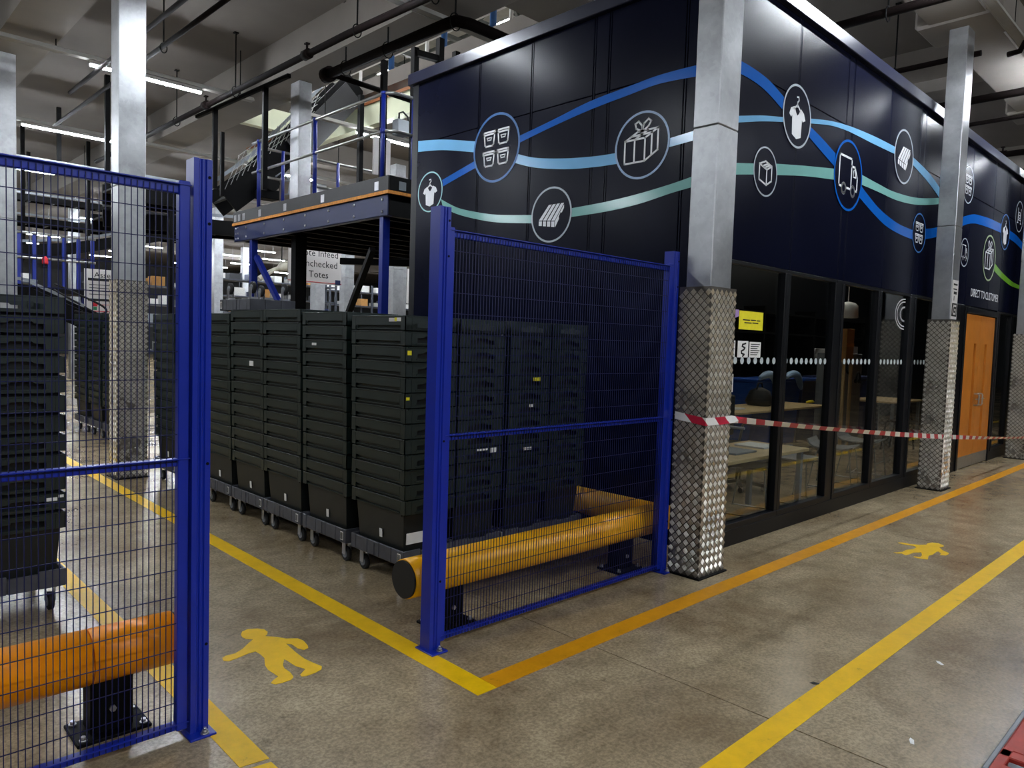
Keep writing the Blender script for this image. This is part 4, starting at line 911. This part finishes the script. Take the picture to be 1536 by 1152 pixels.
conveyor([(1.6, 18.2, 2.85), (4.2, 18.6, 3.25), (6.2, 19.0, 3.8)], .6, 'black incline conveyor crossing high behind the left mesh panel', .24, [(3.4, 18.4, 3.1, 5.7), (4.7, 18.7, 3.4, 5.7), (2.6, 18.2, 0, 2.9)])
conveyor([(2.0, 24, 4.4), (9, 24, 4.4)], .7, 'dark overhead conveyor crossing the hall far behind the left mesh', .2, [(4, 24, 4.4, 5.7), (6.5, 24, 4.4, 5.7)])
conveyor([(2.0, 16.3, 4.55), (6.5, 16.3, 4.55)], .25, 'dark cable tray crossing under the ceiling behind the clad column', .12, [(3.6, 16.3, 4.6, 5.7), (5, 16.3, 4.6, 5.7)], name='cable_tray')
conveyor([(2.0, 21, 4.6), (8, 21, 4.6)], .3, 'farther dark cable tray crossing under the ceiling at the left', .14, [(4, 21, 4.6, 5.7)], name='cable_tray')
conveyor([(1.4, 15.6, 2.25), (3.0, 15.6, 2.1), (3.75, 15.2, 1.72)], .7, 'black chute conveyor sloping down behind the left tote stack', .3, [(1.8, 15.3, 0, 2.1), (2.6, 15.3, 0, 2.0)])
t = root('loose_cables', (3.75, 14.9, 1.9), 'loop of black cables hanging off the chute in front of the asset sign', 'cable')
MB().tube(catmull([(3.2, 14.85, 2.3), (3.6, 14.8, 2.12), (3.95, 14.8, 1.95), (4.0, 14.8, 1.84), (3.8, 14.8, 1.80), (3.5, 14.8, 1.84)], 4), .02, 6).build('cable', M_RUB, t)
MB().tube(catmull([(3.2, 14.9, 2.2), (3.5, 14.85, 2.02), (3.8, 14.85, 1.85), (3.95, 14.85, 1.80)], 4), .018, 6).build('cable', M_RUB, t)
o = root('maintenance_platform', (3.2, 17, 2.3), 'small blue railed gantry far behind the left mesh panel', 'platform')
rect(2.4, 16.6, 2.2, 4.3, 17.6, 2.3).build('deck', M_BLACK, o)
for x in (2.45, 2.75, 3.0, 3.25, 3.5, 3.75, 4.0, 4.25): rect(x-.03, 16.6, 2.3, x+.03, 16.66, 3.35).build('post', M_BLUEP, o)
for z in (3.32, 2.85): MB().cyl((2.4, 16.6, z), (4.3, 16.6, z), .025, 8).build('handrail', M_RAIL, o)
for x in (2.5, 4.2): rect(x-.05, 17, 0, x+.05, 17.1, 2.2).build('leg', M_BLUEP, o)
t = root('warning_beacon', (3.42, 16.62, 2.86), 'small red beacon on the far blue gantry', 'beacon'); MB().tube([(3.42, 16.58, 2.75), (3.42, 16.58, 2.78), (3.42, 16.58, 2.86), (3.42, 16.58, 2.9)], [.05, .055, .05, .02], 12).build('lens', M_REDS, t); rect(3.38, 16.55, 2.70, 3.46, 16.62, 2.75).build('base', M_BLACK, t)
# ducts and drums near the ceiling at far left
t = root('duct_fan', (3.0, 20.2, 3.9), 'dark round ventilation drum hanging far behind the left mesh', 'fan'); MB().tube([(2.9, 20.1, 3.9), (3.3, 20.2, 3.9)], .38, 16).build('drum', M_BLACK, t); MB().bar((3.1, 20.15, 4.2), (3.1, 20.15, 5.7), .03).build('hanger', M_BLACK, t)
t = root('duct_fan', (3.1, 22.5, 3.5), 'second dark ventilation drum lower in the far left background', 'fan'); MB().tube([(3.1, 22.4, 3.55), (4.1, 22.6, 3.55)], .42, 16).build('drum', M_BLACK, t); MB().bar((3.5, 22.5, 3.9), (3.5, 22.5, 5.7), .03).build('hanger', M_BLACK, t)

# ================================================================== HANGING SIGNS
o = root('hanging_sign', (7.0, 12.7, 2.9), 'white hanging sign about tote infeed under the platform', 'sign')
sx0, sx1, sy = 6.35, 7.44, 12.45
rect(sx0, sy, 2.50, sx1, sy+.02, 3.19, .003).build('board', M_SIGN, o)
for s_, z in (('Tote Infeed', 3.06), ('Unchecked', 2.865), ('Totes', 2.67)): text(s_, .175, (6.96, sy-.002, z), (math.pi/2, 0, 0), M_INK, o, 'lettering', 1.0)
rect(sx0, sy-.004, 3.155, sx1, sy-.001, 3.165).build('border_line', M_REDS, o); rect(sx0, sy-.004, 2.525, sx1, sy-.001, 2.535).build('border_line', M_REDS, o)
rect(sx1-.13, sy-.005, 2.515, sx1-.02, sy-.001, 2.60).build('corner_logo', M_NVBIN, o)
for x in (sx0+.1, sx1-.1): MB().bar((x, sy+.01, 3.19), (x, sy+.01, 5.75), .012).build('hanger', M_BLACK, o)
o = root('hanging_sign', (4.2, 15.6, 2.3), 'white board headed asset with red and green notes behind the left mesh panel', 'sign')
rect(3.84, 15.55, 1.80, 4.62, 15.57, 2.66, .003).build('board', M_SIGN, o)
text('Assets', .15, (4.20, 15.548, 2.55), (math.pi/2, 0, 0), M_INK, o, 'lettering', 1.0)
b = MB()
for z, h in ((2.44, .05), (2.06, .045)): b.box(3.90, 15.545, z, 4.58, 15.549, z+h)
for z in (2.36, 2.30, 2.24, 2.18): b.box(3.92, 15.546, z, 4.5, 15.549, z+.012)
b.build('print', M_INK, o)
b = MB(); b.box(3.98, 15.545, 1.96, 4.06, 15.549, 2.03); b.box(4.06, 15.546, 1.99, 4.5, 15.549, 2.0); b.box(4.0, 15.546, 1.86, 4.5, 15.549, 1.875); b.build('print', M_REDS, o)
b = MB(); b.box(3.99, 15.545, 1.89, 4.05, 15.549, 1.95); b.build('print', mat('green_print', (20, 110, 70), .6), o)
for x in (3.9, 4.56): MB().bar((x, 15.56, 2.66), (x, 15.56, 4.5), .012).build('hanger', M_BLACK, o)
o = root('hanging_sign', (9.9, 13.2, 2.8), 'white sign board beginning CH at the edge of the office wall', 'sign')
rect(9.5, 13.17, 2.3, 10.6, 13.2, 3.05, .003).build('board', M_SIGN, o); text('CHECK', .2, (9.62, 13.168, 2.72), (math.pi/2, 0, 0), M_INK, o, 'lettering', 1.0, 'LEFT')
for x in (9.6, 10.5): MB().bar((x, 13.18, 3.05), (x, 13.18, 5.76), .012).build('hanger', M_BLACK, o)

# ================================================================== FAR RACKING
M_RACK = mat('rack_steel', (66, 70, 80), .5, .3, .1, 6)
boxm = [mat('carton_grey', (150, 150, 146), .8), mat('carton_white', (214, 214, 210), .8), M_CARD, mat('carton_dark', (60, 62, 66), .8), M_NVBIN]
boxes_n = 0; carton = None
ORDN = 'first second third fourth fifth sixth seventh eighth ninth tenth eleventh twelfth thirteenth fourteenth fifteenth sixteenth seventeenth eighteenth nineteenth twentieth'.split()
def rack(x0, x1, y, zs, lab, boxes=True):
    global carton
    o = root('storage_rack', ((x0+x1)/2, y, 0), lab, 'rack')
    n = max(1, int((x1-x0)/1.8))
    for i in range(n+1):
        x = x0+(x1-x0)*i/n
        for yy in (y, y+.8): rect(x-.04, yy-.03, 0, x+.04, yy+.03, zs[-1]+.3).build('upright', M_RACK, o)
    for z in zs: rect(x0, y, z-.05, x1, y+.8, z).build('shelf', M_RACK, o)
    for zi, z in enumerate(zs):
        x = x0+.1; nb = 0
        while x < x1-.5:
            w_ = random.uniform(.25, .5); h_ = random.uniform(.12, .32)
            if random.random() < .8:
                if carton is None:
                    carton = {}
                mi = random.choice([0, 1, 1, 0, 2, 3, 4])
                if mi not in carton:
                    m = MB(); m.box(-.5, -.5, 0, .5, .5, 1, .02); m.box(-.06, -.505, .55, .06, -.5, .8); c_ = m.build('carton', boxm[mi]); carton[mi] = c_
                else: c_ = carton[mi].copy(); COL.objects.link(c_)
                c_.location = (x+w_/2, y+.3, z); c_.scale = (w_*.92, .4, h_)
                nb += 1; tag(c_, '%s carton, %s from left on %s shelf of the %s' % (['pale grey', 'white', 'brown', 'dark', 'navy'][mi], ORDN[nb-1] if nb <= 20 else 'rightmost', ['lowest', 'second', 'third', 'fourth', 'fifth'][zi], ' '.join(lab.split()[:3])), 'carton', 'cartons on '+lab)
            x += w_+random.uniform(.02, .3)
rack(6.4, 9.6, 25.5, [.9, 1.7, 2.4, 3.0], 'first far rack behind the left fence post')
rack(10.2, 15.6, 26.5, [.9, 1.7, 2.3, 2.9, 3.5], 'second far rack left of the black platform leg')
rack(16.2, 22.5, 28, [.9, 1.7, 2.3, 2.9, 3.5], 'third far rack right of the black platform leg')
rack(23, 31, 30, [.9, 1.7, 2.3, 3.0], 'deepest far rack beside the office edge')
rack(2.6, 5.6, 28.5, [.9, 1.7, 2.4, 3.0], 'leftmost far rack behind the gantry')
o = root('roller_conveyor', (10, 21, 2.0), 'long pale roller conveyor running across the hall under the far racks', 'conveyor')
rect(5.5, 20.8, 1.72, 17, 20.86, 1.98).build('side_frame', M_GREYM, o); rect(5.5, 21.4, 1.72, 17, 21.46, 1.98).build('side_frame', M_GREYM, o)
rr = MB()
for i in range(70): rr.cyl((5.6+i*.16, 20.86, 1.94), (5.6+i*.16, 21.4, 1.94), .03, 6)
rr.build('rollers', M_RAIL, o)['kind'] = 'stuff'
for x in (6, 9, 12, 15): rect(x-.04, 20.8, 0, x+.04, 20.88, 1.72).build('leg', M_RACK, o)
for x, y, z, lb in ((5.55, 20.0, 2.1, 'white and navy monitor station seen just left of the left fence post'), (6.1, 20.0, 2.1, 'pale workstation cabinet beside the monitor station')):
    t = root('workstation', (x, y, 0), lb, 'workstation'); rect(x-.2, y, .0, x+.2, y+.4, z-.1, .01).build('cabinet', M_WHITE if 'pale' in lb else M_NVBIN, t); rect(x-.22, y-.02, z+.1, x+.2, y+.03, z+.5, .01).build('screen', M_BLACK, t); rect(x-.02, y, z-.1, x+.02, y+.03, z+.1).build('stand', M_BLACK, t)
# striped clutter under the platform
t = root('sack_bundle', (8.9, 17.5, 2.7), 'pale rolled plastic bundle hanging under the far ceiling by the blue platform leg', 'bundle'); MB().tube(catmull([(8.2, 17.6, 2.9), (8.6, 17.6, 3.15), (9.0, 17.6, 3.3), (9.3, 17.6, 3.35)], 4), [.06]*6+[.13]*7, 10).build('roll', mat('pale_sheet', (170, 165, 150), .6, 0, .2, 9), t); MB().bar((8.8, 17.6, 3.2), (8.8, 17.6, 5.76), .02).build('hanger', M_BLACK, t)

# ================================================================== INSIDE THE OFFICE
def chair(x, y, a, lab):
    o = root('meeting_chair', (0, 0, 0), lab, 'chair', None); P = MB()
    s = MB(); prof = [(-.23, .475), (-.12, .445), (.08, .44), (.19, .452), (.24, .485), (.262, .54), (.25, .545), (.225, .495), (.18, .468), (.08, .456), (-.12, .46), (-.225, .488)]
    s.prism(prof, lambda u, v, d: (d, u, v), -.22, .22); s.build('seat_shell', M_GREYS, o)
    for sx in (-1, 1):
        MB().tube(catmull([(sx*.19, -.16, .445), (sx*.20, -.19, .42), (sx*.23, -.23, .04), (sx*.23, -.22, .012), (sx*.23, -.1, .010), (sx*.23, .20, .010), (sx*.23, .22, .03), (sx*.21, .15, .40), (sx*.19, .10, .445)], 4), .007, 6).build('sled_leg', M_RAIL, o)
    MB().cyl((-.2, -.15, .438), (.2, -.15, .438), .006, 6).build('cross_bar', M_RAIL, o)
    MB().cyl((-.22, -.21, .2), (.22, -.21, .2), .005, 6).build('cross_bar', M_RAIL, o)
    o.location = (x, y, 0); o.rotation_euler = (0, 0, a); return o
chair(6.45, 3.38, .2, 'grey shell chair on wire legs nearest the corner column inside the office')
chair(7.35, 3.30, -.15, 'grey shell chair on wire legs second from the corner column inside the office')
chair(8.55, 3.45, .2, 'grey shell chair on wire legs third from the corner column inside the office')
chair(9.5, 3.5, .1, 'grey shell chair on wire legs by the far office window')
def desk(x0, y0, x1, y1, z, lab):
    o = root('desk', ((x0+x1)/2, (y0+y1)/2, 0), lab, 'desk'); rect(x0, y0, z-.028, x1, y1, z, .003).build('top', M_BEECH, o)
    for x in (x0+.06, x1-.06):
        for y in (y0+.06, y1-.06): rect(x-.022, y-.022, 0, x+.022, y+.022, z-.028).build('leg', M_GREYM, o)
    m = MB(); m.bar((x0+.08, (y0+y1)/2, z-.06), (x1-.08, (y0+y1)/2, z-.06), .04, .05); m.build('stretcher', M_GREYM, o)
    return o
desk(4.98, 3.0, 6.85, 3.62, .63, 'beech topped desk just inside the first office window')
desk(8.2, 4.62, 11.1, 5.36, .74, 'second beech desk deeper in the office with clutter on it')
desk(13.0, 4.3, 14.4, 5.1, .74, 'third beech desk by the far office windows')
t = root('laptop', (6.4, 3.3, .63), 'grey open notebook computer on the first office desk', 'laptop'); rect(5.75, 3.15, .631, 6.12, 3.42, .648, .004).build('base', M_GREYM, t); MB().bar((5.75, 3.43, .65), (6.12, 3.43, .65), .01).build('hinge', M_BLACK, t); MB().prism([(0, 0), (.06, .24), (.07, .24), (.012, 0)], lambda u, v, d: (d, 3.42+u, .648+v), 5.75, 6.12).build('screen', M_BLACK, t)
t = root('paper_sheets', (6.5, 3.3, .63), 'sheaf of white papers on the first office desk', 'paper'); rect(6.35, 3.2, .631, 6.65, 3.5, .645).build('sheets', M_PAPER, t)
t = root('office_chair', (7.5, 4.05, 0), 'black office chair with armrest between the two office desks', 'chair')
rect(7.22, 3.82, .43, 7.7, 4.28, .50, .02).build('seat', M_RUB, t); rect(7.24, 4.24, .56, 7.68, 4.30, 1.02, .02).build('backrest', M_RUB, t); MB().cyl((7.46, 4.05, .1), (7.46, 4.05, .43), .03, 10).build('gas_lift', M_BLACK, t)
for k_ in range(5): MB().bar((7.46, 4.05, .09), (7.46+.28*math.cos(k_*1.257), 4.05+.28*math.sin(k_*1.257), .06), .035).build('foot', M_BLACK, t); MB().cyl((7.46+.28*math.cos(k_*1.257)-.015, 4.05+.28*math.sin(k_*1.257), .03), (7.46+.28*math.cos(k_*1.257)+.015, 4.05+.28*math.sin(k_*1.257), .03), .03, 10).build('castor', M_RUB, t)
for s_ in (7.2, 7.72): MB().tube([(s_, 4.2, .47), (s_, 4.16, .68), (s_, 4.12, .70), (s_, 3.86, .70)], .016, 6).build('armrest', M_GREYM, t)
for i, (x, lb) in enumerate(((10.9, 'clear bagged blue bin standing behind the second office desk'), (11.75, 'blue bin with a draped plastic bag beside the second office desk'), (12.55, 'blue bin nearest the whiteboard in the office'))):
    t = root('waste_bin', (x, 5.85, 0), lb, 'bin'); b = MB(); b.add([(x-.28, 5.63, 0), (x+.28, 5.55, 0), (x+.28, 6.05, 0), (x-.28, 6.05, 0), (x-.34, 5.5, 1.05), (x+.34, 5.5, 1.05), (x+.34, 6.1, 1.05), (x-.34, 6.1, 1.05)], [(3, 2, 1, 0), (0, 1, 5, 4), (1, 2, 6, 5), (2, 3, 7, 6), (3, 0, 4, 7), (4, 5, 6, 7)]); b.build('body', M_BLBIN if i < 2 else M_NVBIN, t)
    rect(x-.36, 5.48, 1.03, x+.36, 6.12, 1.08, .01).build('rim', M_BLBIN, t)
    if i < 2: MB().tube(catmull([(x-.3, 5.47, 1.1), (x-.1, 5.45, 1.16), (x+.1, 5.45, 1.12), (x+.3, 5.47, .9)], 4), [.03, .04, .05, .06, .06, .06, .06, .06, .06, .06, .05, .04, .02], 8).build('bag', M_CLEAR, t)
for x, lb in ((13.45, 'navy wheeled bin left of the far office windows'), (14.4, 'navy wheeled bin deepest in the office')):
    t = root('waste_bin', (x, 5.6, 0), lb, 'bin'); rect(x-.4, 5.3, .0, x+.4, 5.9, 1.05, .03).build('body', M_NVBIN, t); rect(x-.42, 5.28, 1.05, x+.42, 5.92, 1.1, .01).build('lid', M_NVBIN, t)
t = root('office_shelf', (11.0, 6.2, 0), 'dark shelf unit along the back of the office holding white tubs', 'shelf')
for z in (.5, .95, 1.35, 1.85, 2.2): rect(8.0, 6.15, z-.03, 16.5, 6.55, z).build('shelf_board', M_BLACK, t)
for x in (8.0, 10, 12, 14, 16.5): rect(x-.02, 6.15, 0, x+.02, 6.55, 2.3).build('upright', M_BLACK, t)
for i, x in enumerate((14.15, 14.6, 15.05, 15.6, 16.05)):
    t = root('tub', (x, 6.3, 1.35), ['white tub at the left end of the middle office shelf', 'white tub second along the middle office shelf', 'white tub third along the middle office shelf', 'white tub fourth along the middle office shelf', 'white tub at the far end of the middle office shelf'][i], 'tub')
    MB().tube([(x, 6.33, 1.352), (x, 6.33, 1.58), (x, 6.33, 1.60)], [.11, .14, .145], 14).build('body', M_WHITE, t)
t = root('cardboard_box', (11.45, 4.85, 1.6), 'brown cardboard box stacked by the pendant lamp inside the office', 'box'); 
rect(11.38, 4.5, 1.42, 11.66, 4.72, 1.90, .004).build('carton', M_CARD, t); rect(11.38, 4.497, 1.63, 11.66, 4.5, 1.68).build('tape', M_OSB, t)
t = root('storage_cabinet', (12.0, 4.9, 0), 'grey metal cabinet with hung cables behind the third office window', 'cabinet'); rect(11.75, 4.7, 0.02, 12.55, 5.1, 1.52, .008).build('body', M_GREYM, t); rect(11.78, 4.694, .06, 12.14, 4.70, 1.48).build('door', M_GREYM, t); rect(12.16, 4.694, .06, 12.52, 4.70, 1.48).build('door', M_GREYM, t)
t2 = root('cabinet_stand', (11.35, 4.8, 0), 'brown wooden stand carrying the cardboard box inside the office', 'stand'); 
for x in (11.38, 11.64):
    for y in (4.52, 4.72): rect(x-.02, y-.02, 0, x+.02, y+.02, 1.39).build('leg', M_BEECH, t2)
rect(11.34, 4.48, 1.39, 11.68, 4.76, 1.42).build('top', M_BEECH, t2)
t = root('headphones', (12.1, 4.66, 1.2), 'black cable coil hanging on the grey office cabinet', 'cable'); MB().tube([(11.95+.1*math.cos(a), 4.67, 1.3+.09*math.sin(a)) for a in [i*.52 for i in range(12)]], .018, 6, closed=True).build('coil', M_RUB, t)
t = root('headset', (12.4, 4.66, 1.1), 'black headset hanging on the grey office cabinet door', 'headset'); MB().tube([(12.35+.08*math.cos(a), 4.67, 1.12+.1*math.sin(a)) for a in [-.3+i*.35 for i in range(11)]], .014, 6).build('band', M_RUB, t); MB().cyl((12.27, 4.66, 1.08), (12.27, 4.69, 1.08), .035, 10).build('ear_pad', M_RUB, t); MB().cyl((12.43, 4.66, 1.08), (12.43, 4.69, 1.08), .035, 10).build('ear_pad', M_RUB, t)
t = root('parts_box', (12.15, 4.85, 1.52), 'purple and white box on top of the grey office cabinet', 'box'); rect(11.85, 4.75, 1.522, 12.2, 5.0, 1.66, .004).build('tray', mat('purple_box', (70, 60, 150), .6), t); rect(12.2, 4.75, 1.522, 12.48, 5.0, 1.64, .004).build('carton', M_WHITE, t)
t = root('pendant_lamp', (11.3, 4.5, 2.2), 'white pendant lamp hanging inside the office', 'lamp'); MB().tube([(11.35, 4.5, 2.06), (11.35, 4.5, 2.07), (11.35, 4.5, 2.24), (11.35, 4.5, 2.28), (11.35, 4.5, 2.3)], [.14, .15, .14, .1, .03], 18).build('shade', M_WHITE, t); MB().cyl((11.35, 4.5, 2.3), (11.35, 4.5, 4.28), .008, 6).build('cord', M_WHITE, t)
t = root('folding_chair', (12.9, 4.0, 0), 'black framed chair in front of the grey office cabinet', 'chair')
for s in (-1, 1): MB().tube(catmull([(12.7+s*.2, 3.95, .01), (12.7+s*.2, 4.0, .5), (12.7+s*.2, 4.08, .85), (12.7+s*.1, 4.1, 1.0), (12.7, 4.1, 1.02)], 4), .016, 6).build('frame', M_BLACK, t)
rect(12.5, 3.9, .45, 12.9, 4.25, .48, .01).build('seat', M_BLACK, t); rect(12.52, 4.06, .72, 12.88, 4.09, .86, .01).build('backrest', M_BLACK, t)
for x in (12.5, 12.9): MB().cyl((x, 4.25, .45), (x, 4.32, .0), .014, 6).build('leg', M_BLACK, t)
t = root('tool', (11.5, 4.84, .745), 'yellow hand tool lying on the second office desk end', 'tool'); MB().tube([(11.0, 4.9, .765), (11.06, 4.9, .77), (11.2, 4.9, .768), (11.26, 4.9, .76)], [.01, .02, .022, .012], 8).build('handle', M_LABY, t)
t = root('desk_clutter', (9.4, 5.0, .74), 'black bag on the second office desk', 'bag'); MB().tube([(9.9, 5.1, .745), (9.9, 5.1, .8), (9.9, 5.1, .95), (9.9, 5.1, 1.0)], [.16, .2, .14, .04], 12).build('body', M_RUB, t); MB().tube([(9.8, 5.1, .95), (9.85, 5.1, 1.06), (9.95, 5.1, 1.06), (10, 5.1, .95)], .012, 6).build('strap', M_RUB, t)
t = root('document_tray', (8.9, 5.0, .74), 'white document tray on the second office desk', 'tray'); rect(8.7, 4.85, .742, 9.05, 5.15, .76, .003).build('base', M_WHITE, t); rect(8.7, 5.13, .76, 9.05, 5.15, .80).build('back', M_WHITE, t)
t = root('wheeled_screen', (8.2, 4.3, 0), 'dark standing display with a pale edge just inside the first office window', 'display'); rect(7.85, 4.78, .55, 8.1, 5.5, 1.55, .01).build('panel', M_BLACK, t); MB().bar((7.97, 5.1, .03), (7.97, 5.1, .55), .06, .06, up=(0, 1, 0)).build('stand', M_GREYM, t); rect(7.7, 4.9, 0, 8.25, 5.4, .03).build('foot', M_GREYM, t)

for x, lb in ((7.2, 'added office fill light above the first desk, hidden above the window heads'), (11.5, 'added office fill light above the second desk, hidden above the window heads'), (15.5, 'added office fill light deepest in the room, hidden above the window heads')):
    t = root('office_fill_light', (x, 4.9, 4.1), lb, 'light'); rect(x-.6, 4.6, 4.14, x+.6, 5.2, 4.20, .005).build('housing', M_HOUS, t); rect(x-.56, 4.64, 4.12, x+.56, 5.16, 4.14).build('diffuser', M_IFILL, t)  # added fill lamp, out of view, to brighten the office interior
    for s in (-.4, .4): MB().bar((x+s, 4.9, 4.2), (x+s, 4.9, 4.3), .02, .02, up=(0, 1, 0)).build('hanger', M_ZINC, t)
# ================================================================== PAPERS ON THE GLASS (inner face hangs on the panes)
def poster(x0, z0, x1, z1, m, lab, deco=None, cat='notice'):
    t = root('notice', ((x0+x1)/2, BY+.025, (z0+z1)/2), lab, cat); rect(x0, BY+.0258, z0, x1, BY+.0268, z1).build('sheet', m, t)
    if deco: b = MB(); deco(b, lambda u, v, d: (x0+u*(x1-x0), BY+.0257-d, z0+v*(z1-z0))); b.build('print', M_INK, t)
def lines(n, x0=.1, x1=.9):
    def f(b, tr):
        for i in range(n):
            v = .88-i*.8/n; b.prism([(x0, v), (x1-.1*(i % 3), v), (x1-.1*(i % 3), v-.35/n), (x0, v-.35/n)], tr, 0, .0005)
    return f
poster(5.25, 1.70, 5.635, 1.845, M_LABY, 'yellow notice with two lines of print stuck on the first office window', lambda b, tr: [b.prism([(x, v), (x+w_, v), (x+w_, v-.06), (x, v-.06)], tr, 0, .0005) for x, v, w_ in ((.15, .55, .3), (.48, .56, .22), (.73, .55, .15), (.22, .40, .3), (.55, .41, .25))])
def squig(b, tr): ribbon(b, [(.72, .85), (.45, .78), (.42, .68), (.66, .58), (.58, .48), (.35, .38), (.38, .25), (.62, .18), (.5, .08)], .10, tr)
poster(5.25, 1.48, 5.415, 1.61, M_PAPER, 'white notice with a black squiggle on the first office window', squig)
poster(5.435, 1.48, 5.62, 1.605, M_PAPER, 'white printed notice right of the squiggle notice', lines(6))
poster(5.10, 1.48, 5.21, 1.61, M_PAPER, 'white printed notice tucked beside the corner column on the first window', lines(7))
poster(5.08, 1.21, 5.205, 1.35, M_PAPER, 'lowest white printed notice beside the corner column', lines(6))
t = root('round_sticker', (5.17, BY+.025, 1.78), 'pale purple quarter sticker left of the yellow notice', 'sticker'); b = MB(); b.prism([(5.06, 1.85), (5.245, 1.85), (5.245, 1.80), (5.19, 1.785), (5.14, 1.75), (5.11, 1.70), (5.06, 1.70)], lambda u, v, d: (u, BY+.0258+d, v), 0, .001); b.build('sheet', M_PURP, t)
t = root('round_mural', (8.9, BY+.025, 2.0), 'white line half ring graphic at the top of the fourth office window', 'sticker'); b = MB(); tr2 = lambda u, v, d: (8.90+u, BY+.0265-d, 1.99+v)
for r_ in (.27, .22, .13, .12): 
    ribbon(b, [(r_*math.cos(a)*1.05, r_*math.sin(a)*.62) for a in [math.pi*.5+i*math.pi/14 for i in range(15)]], .012, tr2)
b.build('graphic', M_MWHITE, t)
# tidy helper properties
for o_ in bpy.data.objects:
    if '_w' in o_.keys(): del o_['_w']
